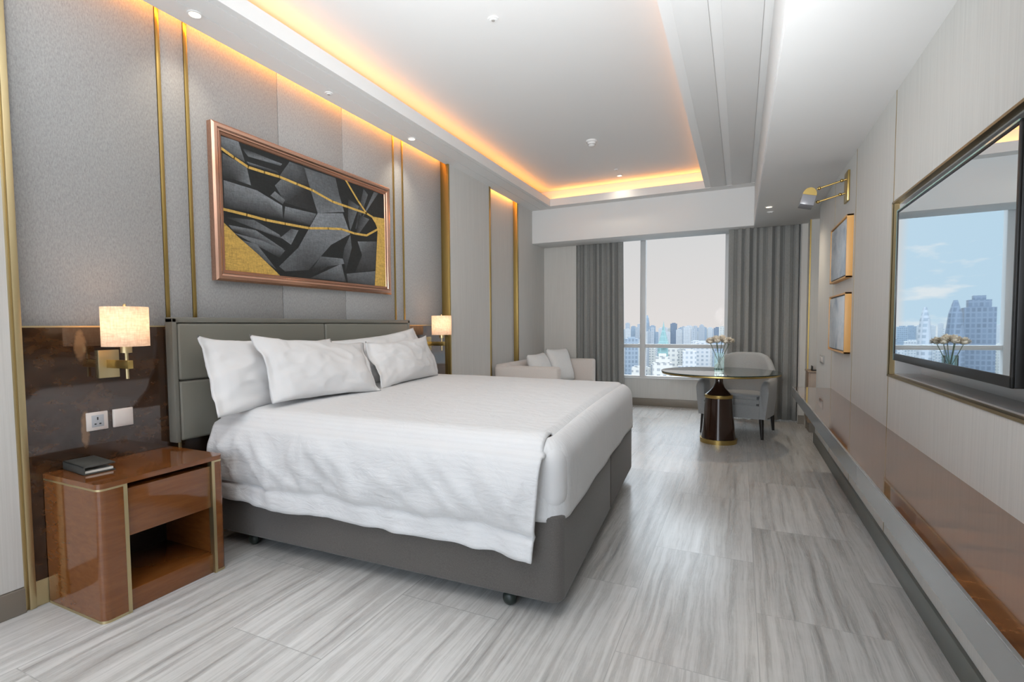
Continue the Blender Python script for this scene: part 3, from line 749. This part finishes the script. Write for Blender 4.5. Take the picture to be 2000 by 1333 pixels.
for ln in LINES:
    for (a, b) in zip(ln, ln[1:]):
        w = .0085
        dx = (b[0] - a[0]) * (CY1 - CY0); dy = (b[1] - a[1]) * (CZ1 - CZ0); L_ = sqrt(dx * dx + dy * dy)
        nx = -dy / L_ * w / (CY1 - CY0); ny = dx / L_ * w / (CZ1 - CZ0)
        ex = dx / L_ * .003 / (CY1 - CY0); ey = dy / L_ * .003 / (CZ1 - CZ0)
        poly([(a[0] - ex - nx, a[1] - ey - ny), (b[0] + ex - nx, b[1] + ey - ny), (b[0] + ex + nx, b[1] + ey + ny), (a[0] - ex + nx, a[1] - ey + ny)], [GC] * 4, 6)
me = bpy.data.meshes.new('canvas')
for v in cv.verts: v.co -= ORG[pa.name]
cv.to_mesh(me); cv.free(); me.materials.append(MATS['canvas_paint'])
o = bpy.data.objects.new('canvas', me); COL.objects.link(o); o.parent = pa
box('backing', 'dark_gap', (XF, PY0 + .03, PZ0 + .03, XF + .027, PY1 - .03, PZ1 - .03), pa)

# ------------------------------------------------------------------ sofa
sf = thing('sofa', (-2.35, 6.7, 0), 'low beige two seat sofa against the left wall by the window', 'sofa')
SX0, SX1, SY0, SY1 = -2.765, -1.93, 5.80, 7.62
box('sofa_base', 'sofa_cloth', (SX0, SY0 + .05, .07, SX1 - .03, SY1 - .05, .30), sf, .02, 3)
box('backrest', 'sofa_cloth', (SX0, SY0 + .02, .25, SX0 + .17, SY1 - .02, .765), sf, .04, 4)
for y in (SY0, SY1 - .16):
    box('arm', 'sofa_cloth', (SX0 + .01, y, .07, SX1, y + .16, .745), sf, .035, 4)
box('seat_cushion', 'sofa_seat_cloth', (SX0 + .16, SY0 + .165, .29, SX1 - .01, SY1 - .165, .43), sf, .04, 4)
for (x, y) in ((SX0 + .06, SY0 + .08), (SX1 - .08, SY0 + .08), (SX0 + .06, SY1 - .08), (SX1 - .08, SY1 - .08)):
    MB().cyl((x, y, 0), (x, y, .08), .018, .024, seg=14).mk('leg', 'dark_leg', sf)
def cushion(c, w, h, th, lean, yaw, label, seed):
    M = Matrix.Translation(c) @ Matrix.Rotation(yaw, 4, 'Z') @ Matrix.Rotation(lean, 4, 'Y')
    def pt(a, b, s):
        x, y = 2 * a - 1, 2 * b - 1
        k = (max(0, 1 - abs(x) ** 3) * max(0, 1 - abs(y) ** 3)) ** .5
        cx = 1 - .07 * (1 - y * y); cyy = 1 - .07 * (1 - x * x)
        return M @ Vector((s * th / 2 * k + .006 * noise.noise(Vector((a * 5, b * 5, seed))), x * w / 2 * cx, y * h / 2 * cyy))
    q = MB().grid(lambda a, b: pt(a, b, 1), 24, 24).grid(lambda a, b: pt(a, b, -1), 24, 24)
    bmesh.ops.remove_doubles(q.bm, verts=q.bm.verts[:], dist=.0008)
    o = q.mk('cushion', 'cushion_cloth', smooth=0); o.data.shade_smooth()
    tag(o, label, 'cushion', 'scatter cushions on the sofa')
cushion((-2.43, 6.62, .655), .62, .45, .20, -.42, .0, 'pale grey cushion in the middle of the sofa, lying back', 1.1)
cushion((-2.34, 7.17, .67), .50, .50, .20, -.30, -.30, 'pale grey cushion standing at the window end of the sofa', 4.4)

# ------------------------------------------------------------------ curtains
def curtain(x0, x1, y, z0, z1, amp, n, label, seed, flare=0):
    def f(a, b):
        x = x0 + (x1 - x0) * a
        ph = a * n * 2 * pi + .9 * sin(a * 9 + seed) + .5 * sin(a * 23 + seed)
        am = amp * (.75 + .35 * sin(a * 17 + seed)) * (.85 + .15 * (1 - b))
        return (x + .010 * sin(ph * 2 + 1) + flare * (1 - b) * a, y + am * (1 - 2.0 * abs(sin(ph / 2)) ** .55) + .01 * noise.noise(Vector((a * 6, b * 2, seed))), z0 + (z1 - z0) * b)
    o = MB().grid(f, 220, 10).mk('curtain', 'curtain_cloth', smooth=0, recalc=False); o.data.shade_smooth()
    md = o.modifiers.new('thick', 'SOLIDIFY'); md.thickness = .004
    tag(o, label, 'curtain', 'dark grey window curtains')
curtain(-2.285, -1.585, 7.90, .02, 2.78, .06, 8, 'dark grey curtain drawn to the left of the window, behind the sofa', 1.0, .03)
curtain(-.155, .648, 7.47, .02, 2.62, .06, 9, 'dark grey curtain drawn to the right of the window, behind the armchair', 2.6, .01)
MB().box(-2.3, 7.86, 2.78, .2, 7.93, 2.80).mk('curtain_track', 'window_frame')
tr = bpy.data.objects['curtain_track']; tag(tr, 'white curtain track above the left part of the window', 'curtain track')
MB().box(-.3, 7.44, 2.62, .655, 7.50, 2.64).mk('curtain_track', 'window_frame')
tag(bpy.data.objects['curtain_track.001'], 'white curtain track above the armchair', 'curtain track')

# ------------------------------------------------------------------ round table, vase, flowers
TX, TY = -.19, 5.90
tb = thing('pedestal_table', (TX, TY, 0), 'round glass topped table on a dark conical pedestal with gold rings', 'table')
MB().lathe([(0, .03), (.172, .03), (.160, .12), (.143, .30), (.134, .44), (.132, .475), (0, .475)], (TX, TY, 0), 64).mk('pedestal', 'table_lacquer', tb)
MB().lathe([(0, 0), (.180, 0), (.181, .046), (.170, .046)], (TX, TY, 0), 64).mk('gold_ring', 'gold', tb)
MB().lathe([(.1, .47), (.134, .47), (.136, .476), (.136, .502), (.13, .506), (.1, .506)], (TX, TY, 0), 64).mk('gold_ring', 'gold', tb)
MB().lathe([(.13, .505), (.122, .515), (.088, .545), (.058, .58), (.042, .62), (.037, .68), (.04, .715), (0, .715)], (TX, TY, 0), 64).mk('neck', 'table_lacquer', tb)
MB().lathe([(0, .712), (.48, .716), (.561, .727), (.564, .738), (0, .738)], (TX, TY, 0), 96).mk('tabletop', 'table_lacquer', tb)
MB().lathe([(.561, .7225), (.568, .7225), (.570, .730), (.568, .7395), (.561, .7395)], (TX, TY, 0), 96).mk('gold_rim', 'gold', tb)
MB().lathe([(0, .7385), (.574, .7385), (.578, .743), (.576, .749), (0, .7495)], (TX, TY, 0), 96).mk('glass_top', 'table_glass', tb)
VX, VY, VZ = -.185, 5.74, .7495
vs = thing('vase', (VX, VY, VZ), 'clear square glass vase holding white flowers on the round table', 'vase')
w = .045
g = MB()
for (a, b, c, d) in ((-w, -w, w, -w + .005), (-w, w - .005, w, w), (-w, -w + .005, -w + .005, w - .005), (w - .005, -w + .005, w, w - .005)):
    g.box(VX + a, VY + b, VZ + .012, VX + c, VY + d, VZ + .20)
g.box(VX - w, VY - w, VZ, VX + w, VY + w, VZ + .014)
g.mk('glass_body', 'vase_glass', vs)
def flower(hx, hy, hz, bx, by, r, label, sd):
    e = thing('flower', (VX + bx, VY + by, VZ + .02), label, 'flower', 'white chrysanthemums in the vase')
    p0 = Vector((VX + bx, VY + by, VZ + .018)); p2 = Vector((VX + hx, VY + hy, hz - r * .3))
    pm = (p0 + p2) / 2 + Vector((-bx * .15, -by * .15, 0))
    pts = [p0.lerp(pm, t).lerp(pm.lerp(p2, t), t) for t in [i / 8 for i in range(9)]]
    MB().tube(pts, .0032, 8).mk('stem', 'stem_green', e)
    q = MB(); rnd = random.Random(sd)
    c = Vector((VX + hx, VY + hy, hz))
    q.sphere(c, r * .55, (1, 1, .8), 14, 8)
    for k in range(120):
        th = rnd.random() * 2 * pi; ph = math.acos(1 - 1.55 * rnd.random())
        d = Vector((sin(ph) * cos(th), sin(ph) * sin(th), cos(ph) * .75))
        s_ = Vector((-sin(th), cos(th), 0)) * r * .17
        a = c + d * r * .35; b = c + d * r * (.9 + .15 * rnd.random()) + Vector((0, 0, .004))
        m_ = a.lerp(b, .6) - Vector((0, 0, .002))
        vv = [q.bm.verts.new(z) for z in (a, m_ + s_, b, m_ - s_)]
        q.bm.faces.new(vv)
    q.mk('blossom', 'petal', e, smooth=60, recalc=False)
fl = [(-.085, -.01, 1.065, .03, .0, 'leftmost white chrysanthemum in the vase'), (-.035, .03, 1.085, .02, -.02, 'white chrysanthemum second from the left, at the back of the bunch'),
      (-.02, -.045, 1.075, .0, .025, 'white chrysanthemum low at the front of the bunch'), (.02, .01, 1.09, -.01, .0, 'topmost white chrysanthemum in the middle of the bunch'),
      (.055, -.03, 1.07, -.025, .02, 'white chrysanthemum right of the middle, towards the bed'), (.09, .01, 1.068, -.032, -.01, 'rightmost white chrysanthemum in the vase')]
for i, f in enumerate(fl): flower(f[0], f[1], f[2], f[3], f[4], .056, f[5], i)

# ------------------------------------------------------------------ armchair
ch = thing('armchair', (-.01, 6.62, 0), 'grey upholstered tub armchair on dark legs behind the round table', 'armchair')
CM = Matrix.Translation((.02, 6.62, 0)) @ Matrix.Rotation(radians(-15), 4, 'Z')
def upath(t):     # t in -1..1, from front-left tip round the back to front-right tip (local, -y is the front)
    a = .365; st = .36; L_ = st + pi / 2 * a
    s = abs(t) * L_; sg = 1 if t > 0 else -1
    if s < pi / 2 * a:
        w = s / a; return Vector((sg * a * sin(w), a * cos(w) - .03, 0)), Vector((sg * sin(w), cos(w), 0))
    return Vector((sg * a, -(s - pi / 2 * a) - .03, 0)), Vector((sg, 0, 0))
def shell_h(t):
    k = abs(t)
    if k < .28: return .905 - .022 * (k / .28) ** 4
    if k > .66: return .625 - .05 * max(0, (k - .9) / .1) ** 2
    x = (k - .28) / .38; x = x * x * (3 - 2 * x); return .883 + (.625 - .883) * x
def shell(mb, nt=72):
    rings = []
    for i in range(nt + 1):
        t = -1 + 2 * i / nt; p, n = upath(t); h = shell_h(t); th = .075
        sec = [(0.0 - .02, .22), (.0, .40), (.012, h - .05), (.005, h - .015), (-.02, h), (-.05, h - .004), (-th + .004, h - .03), (-th - .005, .44), (-th - .005, .22)]
        bulge = .012 if abs(t) < .97 else 0
        rings.append([mb.bm.verts.new(CM @ ((p + n * d) * (1 - .13 * max(0, (z - .55) / .35) ** 1.2) + Vector((0, 0, z)))) for d, z in sec])
    for A, B in zip(rings, rings[1:]):
        for i in range(len(A) - 1): mb.bm.faces.new((A[i], B[i], B[i + 1], A[i + 1]))
        mb.bm.faces.new((A[-1], B[-1], B[0], A[0]))
    mb.bm.faces.new(rings[0]); mb.bm.faces.new(rings[-1][::-1])
q = MB(); shell(q); q.mk('shell', 'chair_cloth', ch, smooth=60)
q = MB()
pts = [(-.29, -.40)] + [(.29 * sin(w), .29 * cos(w) - .03) for w in [-pi / 2 + pi * i / 16 for i in range(17)]] + [(.29, -.40)]
q.prism([p for p in pts][::-1], .22, .36)
for v in q.bm.verts: v.co = CM @ v.co
q.mk('seat_base', 'chair_cloth', ch)
q = MB(); q.prism([(x * .985, y - .01) for x, y in pts][::-1], .355, .455)
top = [f for f in q.bm.faces]
bmesh.ops.bevel(q.bm, geom=[e for e in q.bm.edges if abs(e.verts[0].co.z - e.verts[1].co.z) < .001], offset=.03, segments=4, affect='EDGES')
for v in q.bm.verts: v.co = CM @ v.co
q.mk('seat_cushion', 'chair_cloth', ch)
for sx, sy in ((-.30, -.36), (.30, -.36), (-.27, .25), (.27, .25)):
    a = CM @ Vector((sx, sy, .225)); b = CM @ Vector((sx * 1.06, sy * 1.05, 0))
    MB().cyl(b, a, .014, .026, seg=16).mk('leg', 'dark_leg', ch)

# ------------------------------------------------------------------ television
tv = thing('television', (.72, 2.6, 1.05), 'large flat television in the metal lined recess of the right wall', 'television')
TY0, TY1, TZ0, TZ1 = 1.93, 3.225, 1.052, 1.795
TXF = .69
box('housing', 'black_plastic', (TXF + .006, TY0, TZ0, TXF + .05, TY1, TZ1), tv, .004)
box('wall_mount', 'black_plastic', (TXF + .049, 2.3, 1.25, .85, 2.9, 1.6), tv)
MB().box(TXF, TY0, TZ0, TXF + .008, TY1, TZ0 + .034, .002).box(TXF, TY0, TZ1 - .012, TXF + .008, TY1, TZ1, .002).box(TXF, TY0, TZ0, TXF + .008, TY0 + .014, TZ1, .002).box(TXF, TY1 - .012, TZ0, TXF + .008, TY1, TZ1, .002).mk('bezel', 'black_plastic', tv)
MB().grid(lambda u, v: (TXF + .003, TY0 + .013 + (TY1 - TY0 - .024) * u, TZ0 + .033 + (TZ1 - TZ0 - .044) * v), 1, 1).mk('screen', 'tv_screen', tv, smooth=0)
MB().box(TXF - .001, TY0 + .01, TZ1 - .004, TXF + .004, TY1, TZ1 + .002).box(TXF - .001, TY1 - .003, TZ0, TXF + .004, TY1 + .002, TZ1).mk('edge_strip', 'edge_glass', tv)

tv.rotation_euler = (0, radians(-.2), radians(-.52))
# wall shelf / desk
sh = thing('wall_shelf', (.57, 2.5, .6), 'long glossy brown burl wood shelf along the right wall under the television', 'shelf')
box('shelf_top', 'burl_shelf', (.429, YB + .3, .655, .7155, 5.285, .679), sh)
box('front_apron', 'apron', (.425, YB + .3, .597, .43, 5.285, .676), sh)
box('steel_edge', 'steel', (.424, YB + .3, .676, .431, 5.285, .680), sh)
box('underside', 'black_plastic', (.43, YB + .3, .597, .7155, 5.285, .655), sh)

# framed small pictures on the right wall
def wall_picture(z0, z1, art, label):
    y0, y1 = 4.47, 5.21
    e = thing('framed_picture', (.715, (y0 + y1) / 2, z0), label, 'picture', 'small framed pictures on the right wall')
    q = MB(); 
    for b in ((y0, z0, y0 + .012, z1), (y1 - .012, z0, y1, z1), (y0, z0, y1, z0 + .012), (y0, z1 - .012, y1, z1)):
        q.box(.675, b[0], b[1], .7155, b[2], b[3], .001)
    q.mk('frame', 'wood_frame', e)
    box('shadow_gap', 'black_plastic', (.69, y0 + .01, z0 + .01, .714, y1 - .01, z1 - .01), e)
    box('canvas', art, (.679, y0 + .022, z0 + .022, .695, y1 - .022, z1 - .022), e, .001)
wall_picture(1.568, 2.018, 'cloud_art_a', 'upper of the two pale cloudy pictures in wooden frames')
wall_picture(1.018, 1.462, 'cloud_art_b', 'lower of the two pale cloudy pictures in wooden frames')

# swing-arm picture light
pl = thing('picture_light', (.715, 4.72, 2.14), 'brass swing arm picture light above the pale pictures', 'lamp')
box('back_plate', 'gold', (.70, 4.655, 2.15, .716, 4.80, 2.375), pl, .003)
for z, y in ((2.315, 4.70), (2.225, 4.76)):
    MB().cyl((.70, y, z), (.515, y + .02, z - .045), .0065, seg=14).mk('arm', 'gold', pl)
    MB().sphere((.67, y, z - .006), .012).mk('knuckle', 'gold', pl); MB().sphere((.53, y + .02, z - .041), .013).mk('knuckle', 'gold', pl)
Mh = Matrix.Translation((.462, 4.75, 2.222)) @ Matrix.Rotation(radians(14), 4, 'Y')
q = MB()
n_ = 12; L_ = .085
for i in range(n_):
    a0 = pi * i / n_; a1 = pi * (i + 1) / n_
    p = [Vector((-.047 * cos(a0), -L_, .055 * sin(a0))), Vector((-.047 * cos(a1), -L_, .055 * sin(a1)))]
    vs_ = [q.bm.verts.new(Mh @ z) for z in (p[0], p[1], p[1] + Vector((0, 2 * L_, 0)), p[0] + Vector((0, 2 * L_, 0)))]
    q.bm.faces.new(vs_)
for y in (-L_, L_):
    q.bm.faces.new([q.bm.verts.new(Mh @ Vector((-.047 * cos(pi * i / n_), y, .055 * sin(pi * i / n_)))) for i in range(n_ + 1)])
bmesh.ops.remove_doubles(q.bm, verts=q.bm.verts[:], dist=.0005)
q.mk('lamp_hood', 'gold', pl)
MB().box(-.047, -L_, -.075, .047, L_, .0, .003, 2, Mh).mk('lamp_body', 'lamp_glass', pl)

# switches on the right wall
def plate(y0, y1, z0, z1, label):
    e = thing('switch_plate', (.715, (y0 + y1) / 2, z0), label, 'switch')
    box('face_plate', 'grey_plate', (.706, y0, z0, .7155, y1, z1), e, .003)
    box('rocker', 'white_plastic', (.703, y0 + .02, z0 + .015, .708, y1 - .02, z1 - .015), e, .002)
plate(5.72, 5.96, .855, .935, 'grey switch plate on the right wall at table height near the wall end')
plate(5.68, 5.92, .455, .535, 'lower grey switch plate on the right wall near the floor')

# niche cabinet with telephone-like dark object on it
cb = thing('niche_cabinet', (1.0, 6.9, 0), 'brown wooden cabinet in the niche beyond the right wall', 'cabinet')
box('carcass', 'niche_wood', (.70, 6.78, .115, 1.45, 7.05, .69), cb, .004)
box('worktop', 'niche_wood', (.69, 6.76, .69, 1.45, 7.06, .705), cb, .003)
box('plinth', 'skirting_brown', (.72, 6.82, 0, 1.45, 7.05, .118), cb)
for y in (6.79,):
    box('door', 'niche_wood', (.715, 6.768, .13, 1.07, 6.782, .68), cb, .003); box('door', 'niche_wood', (1.08, 6.768, .13, 1.44, 6.782, .68), cb, .003)
bk = thing('dark_object', (.765, 6.83, .705), 'small dark object on the niche cabinet', 'tray')
MB().prism([(.735, 6.79), (.80, 6.79), (.80, 6.9), (.735, 6.9)], .705, .715).box(.735, 6.79, .705, .745, 6.9, .76).box(.79, 6.79, .705, .80, 6.9, .78).mk('object_body', 'black_plastic', bk)

# ------------------------------------------------------------------ the city outside
gz = -150.0
struct(MB().grid(lambda u, v: (-2600 + 4200 * u, 60 + 5200 * v, gz), 1, 1).mk('city_ground', 'city_ground', smooth=0))
rnd = random.Random(11)
def azel(az, d): return Vector((d * sin(radians(az)), d * cos(radians(az)), 0))
PLACED = []
def block(az, el, wdeg, d, mat, label, group=None, depth=None, kind='slab'):
    c = azel(az, d); w = 2 * d * math.tan(radians(wdeg / 2))
    if group and any((c - p).length < .80 * (w + q) for p, q in PLACED): return None
    PLACED.append((c, w)); top = 1.24 + d * math.tan(radians(el)); dep = depth or w * .8
    e = thing('city_building', (c.x, c.y, gz), label, 'building', group)
    M = Matrix.Translation((c.x, c.y, 0)) @ Matrix.Rotation(radians(-az + rnd.uniform(-8, 8)), 4, 'Z')
    if kind == 'spire':
        h = top - gz
        b = MB().box(-w / 2, -w / 2, gz, w / 2, w / 2, gz + h * .80, 0, 2, M)
        b.mk('tower', mat, e, smooth=0)
        b = MB(); z1 = gz + h * .80; prof = [(w * .64, z1), (w * .40, z1 + h * .05), (w * .24, z1 + h * .10), (w * .14, z1 + h * .13), (w * .05, z1 + h * .17), (0, top)]
        b.lathe(prof, (0, 0, 0), 8)
        for v in b.bm.verts: v.co = M @ v.co
        b.mk('spire', mat, e, smooth=0)
    elif kind == 'taper':
        b = MB(); h = top - gz
        b.lathe([(w * .55, gz), (w * .6, gz + h * .6), (w * .55, gz + h * .85), (w * .36, gz + h * .95), (w * .12, top), (0, top)], (0, 0, 0), 14)
        for v in b.bm.verts: v.co = M @ v.co
        b.mk('tower', mat, e, smooth=0)
    elif kind == 'step':
        MB().box(-w / 2, -dep / 2, gz, w / 2, dep / 2, top - w * .5, 0, 2, M).mk('tower', mat, e, smooth=0)
        MB().box(-w * .36, -dep * .36, top - w * .5, w * .36, dep * .36, top - w * .18, 0, 2, M).mk('upper_storeys', mat, e, smooth=0)
        MB().box(-w * .2, -dep * .2, top - w * .18, w * .2, dep * .2, top, 0, 2, M).mk('roof_house', mat, e, smooth=0)
    else:
        MB().box(-w / 2, -dep / 2, gz, w / 2, dep / 2, top - w * .12, 0, 2, M).mk('tower', mat, e, smooth=0)
        MB().box(-w * .28, -dep * .28, top - w * .12, w * .28, dep * .28, top, 0, 2, M).mk('roof_house', mat, e, smooth=0)
    return e
block(-8.9, 1.02, .42, 1900, 'tower_blue', 'slender rounded blue tower, tallest on the skyline, right of the window mullion', kind='taper')
block(-7.25, .42, 1.15, 620, 'tower_teal', 'teal green tower with a pointed spire in the left part of the skyline', kind='spire')
block(-6.25, .18, .62, 1500, 'tower_slate', 'blue grey slab tower just right of the teal spire')
block(-8.35, -.05, .6, 1500, 'tower_blue', 'low blue block between the slender tower and the teal spire')
block(-2.05, -.28, .72, 1300, 'tower_slate', 'dark blue grey block at the right edge of the window view')
block(-3.55, .0, .62, 1700, 'tower_grey', 'grey tower with an overhanging top, right half of the skyline', kind='step')
block(-4.75, -.10, .75, 1500, 'tower_white', 'pale tower in the middle of the right window pane')
block(-4.15, -.12, .40, 1450, 'tower_grey', 'narrow grey tower right of the pale middle tower')
block(-5.3, -.18, .35, 1600, 'tower_grey', 'small far grey tower left of the pale middle tower')
block(-2.75, -.30, .45, 1800, 'tower_white', 'small white tower left of the dark block at the right')
block(-10.9, .25, .45, 1400, 'tower_grey', 'grey tower at the left edge of the window beside the curtain')
block(-10.3, -.1, .5, 1700, 'tower_blue', 'pale blue tower in the narrow left window pane')
block(-9.75, .1, .3, 1900, 'tower_grey', 'thin tower with a mast left of the window mullion')
block(-7.35, -3.05, 1.9, 330, 'tower_cream', 'cream apartment tower with stepped roof close below the window', kind='step')
block(-6.3, -2.1, .95, 420, 'tower_cream', 'cream apartment tower with balconies right of the teal tower')
block(-3.4, -1.7, 1.5, 480, 'tower_white', 'white office block low behind the vase')
block(-2.0, -1.5, .9, 520, 'tower_blue', 'blue glass block low at the right behind the chair')
block(-10.5, -1.3, 1.3, 450, 'tower_blue', 'pale blue glass tower low in the left window pane')
block(-4.7, -2.6, 1.3, 400, 'tower_white', 'long white low rise block above the tabletop')
# nearer towers to the west, seen reflected in the television
block(-13.0, 1.2, .95, 420, 'tower_grey', 'tall grey tower reflected at the left of the television screen', kind='taper')
block(-14.9, 1.7, 1.2, 430, 'tower_slate', 'dark rounded tower reflected in the television left of the flowers', kind='taper')
block(-16.3, 2.0, 1.9, 460, 'tower_slate', 'broad stepped dark tower reflected above the flowers in the television', kind='step')
block(-18.4, .3, 1.6, 600, 'tower_white', 'low white block reflected at the right of the television screen')
block(-20.3, .2, 1.6, 700, 'tower_grey', 'low grey block reflected at the right end of the television screen')
G = 'distant city buildings'
for i in range(84):
    az = -21.5 + 29.0 * (i + rnd.random()) / 84; d = rnd.uniform(1100, 2400)
    block(az, rnd.uniform(-.75, -.15), rnd.uniform(.3, .75), d, rnd.choice(['tower_white', 'tower_white', 'tower_grey', 'tower_blue', 'tower_cream']), 'pale distant city building in the haze below the skyline', G)
for i in range(48):
    az = -21.5 + 29.0 * (i + rnd.random()) / 48; d = rnd.uniform(620, 1000)
    block(az, rnd.uniform(-2.6, -1.2), rnd.uniform(.5, 1.3), d, rnd.choice(['tower_white', 'tower_white', 'tower_cream', 'tower_grey']), 'pale distant city building in the haze below the skyline', G)
for i in range(36):
    az = -21.5 + 29.0 * (i + rnd.random()) / 36; d = rnd.uniform(380, 560)
    block(az, rnd.uniform(-5.6, -3.6), rnd.uniform(.9, 1.9), d, rnd.choice(['tower_white', 'tower_cream', 'tower_white', 'tower_grey']), 'pale distant city building in the haze below the skyline', G)

# ------------------------------------------------------------------ sky and sun
wd = bpy.data.worlds.new('sky'); SC.world = wd; wd.use_nodes = True
nt = wd.node_tree; nt.nodes.clear()
def wn_(t, ins=None, **kw):
    n = nt.nodes.new(t)
    for k, v in kw.items(): setattr(n, k, v)
    for k, v in (ins or {}).items():
        if isinstance(v, bpy.types.NodeSocket): nt.links.new(v, n.inputs[k])
        else: n.inputs[k].default_value = v
    return n
tc = wn_('ShaderNodeTexCoord'); sp = wn_('ShaderNodeSeparateXYZ', {0: tc.outputs['Generated']})
rz = wn_('ShaderNodeValToRGB', {'Fac': sp.outputs[2]})
e = rz.color_ramp.elements; e[0].position = 0.0; e[0].color = (.655, .62, .607, 1); e[1].position = .16; e[1].color = (.585, .58, .58, 1)
x = rz.color_ramp.elements.new(.21); x.color = (.74, .76, .79, 1)
x = rz.color_ramp.elements.new(.34); x.color = (.72, .78, .85, 1)
x = rz.color_ramp.elements.new(1.0); x.color = (.62, .74, .90, 1)
# sky raised behind the photographer as extra fill through the back window
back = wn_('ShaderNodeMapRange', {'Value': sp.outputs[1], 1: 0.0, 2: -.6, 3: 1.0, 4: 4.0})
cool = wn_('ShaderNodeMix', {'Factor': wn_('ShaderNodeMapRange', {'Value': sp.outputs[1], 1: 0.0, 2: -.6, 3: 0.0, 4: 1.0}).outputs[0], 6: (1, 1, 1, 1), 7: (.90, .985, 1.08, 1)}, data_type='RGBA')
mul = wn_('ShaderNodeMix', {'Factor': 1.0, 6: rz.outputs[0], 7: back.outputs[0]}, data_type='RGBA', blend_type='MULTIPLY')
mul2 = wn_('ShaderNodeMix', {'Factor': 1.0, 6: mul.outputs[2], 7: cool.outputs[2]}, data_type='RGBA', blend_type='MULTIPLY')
wv = wn_('ShaderNodeMapping', {'Vector': tc.outputs['Generated'], 'Scale': (1, 1, 3.5)})
cn = wn_('ShaderNodeTexNoise', {'Vector': wv.outputs[0], 'Scale': 14.0, 'Detail': 5.0, 'Roughness': .55})
cr = wn_('ShaderNodeValToRGB', {'Fac': cn.outputs[0]})
cr.color_ramp.elements[0].position = .52; cr.color_ramp.elements[0].color = (.50, .63, .73, 1)
cr.color_ramp.elements[1].position = .68; cr.color_ramp.elements[1].color = (.72, .735, .75, 1)
wf_ = wn_('ShaderNodeMapRange', {'Value': sp.outputs[0], 1: -.194, 2: -.206, 3: 0.0, 4: 1.0})
wy_ = wn_('ShaderNodeMapRange', {'Value': sp.outputs[1], 1: .3, 2: .6, 3: 0.0, 4: 1.0})
wf_ = wn_('ShaderNodeMath', {0: wf_.outputs[0], 1: wy_.outputs[0]}, operation='MULTIPLY')
mul2 = wn_('ShaderNodeMix', {'Factor': wf_.outputs[0], 6: mul2.outputs[2], 7: cr.outputs[0]}, data_type='RGBA')
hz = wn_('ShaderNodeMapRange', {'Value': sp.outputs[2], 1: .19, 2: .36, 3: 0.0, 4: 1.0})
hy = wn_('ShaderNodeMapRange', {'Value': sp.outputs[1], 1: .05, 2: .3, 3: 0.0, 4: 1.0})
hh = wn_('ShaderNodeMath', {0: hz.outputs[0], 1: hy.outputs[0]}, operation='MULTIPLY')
hi = wn_('ShaderNodeMix', {'Factor': hh.outputs[0], 6: mul2.outputs[2], 7: (3.7, 4.15, 4.6, 1)}, data_type='RGBA')  # high sky ahead brightened above the view to add daylight indoors
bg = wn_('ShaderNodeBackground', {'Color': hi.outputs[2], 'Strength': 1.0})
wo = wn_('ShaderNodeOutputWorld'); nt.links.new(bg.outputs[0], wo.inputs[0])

# ------------------------------------------------------------------ camera
yaw, pit, rol = radians(26.02403815), radians(2.97903393), radians(-.5092528)
fwd = Vector((-sin(yaw) * cos(pit), cos(yaw) * cos(pit), -sin(pit))); rt = Vector((cos(yaw), sin(yaw), 0)); up = rt.cross(fwd)
r2 = rt * cos(rol) + up * sin(rol); u2 = -rt * sin(rol) + up * cos(rol)
cam = bpy.data.cameras.new('camera'); cam.sensor_width = 36; cam.lens = 1006.458 / 2000 * 36
cam.shift_x = 45.98 / 2000; cam.shift_y = 23.55 / 2000; cam.clip_start = .02; cam.clip_end = 9000
co = bpy.data.objects.new('camera', cam); COL.objects.link(co)
b_ = -fwd
co.matrix_world = Matrix(((r2.x, u2.x, b_.x, 0), (r2.y, u2.y, b_.y, 0), (r2.z, u2.z, b_.z, 1.24), (0, 0, 0, 1)))
SC.camera = co
SC.view_settings.view_transform = 'Standard'; SC.view_settings.look = 'None'
SC.view_settings.exposure = 0.24; SC.view_settings.gamma = 1.0; SC.view_settings.use_curve_mapping = False
SC.cycles.max_bounces = 10; SC.cycles.diffuse_bounces = 6; SC.cycles.transparent_max_bounces = 12
SC.cycles.caustics_reflective = False; SC.cycles.caustics_refractive = False; SC.cycles.sample_clamp_indirect = 6
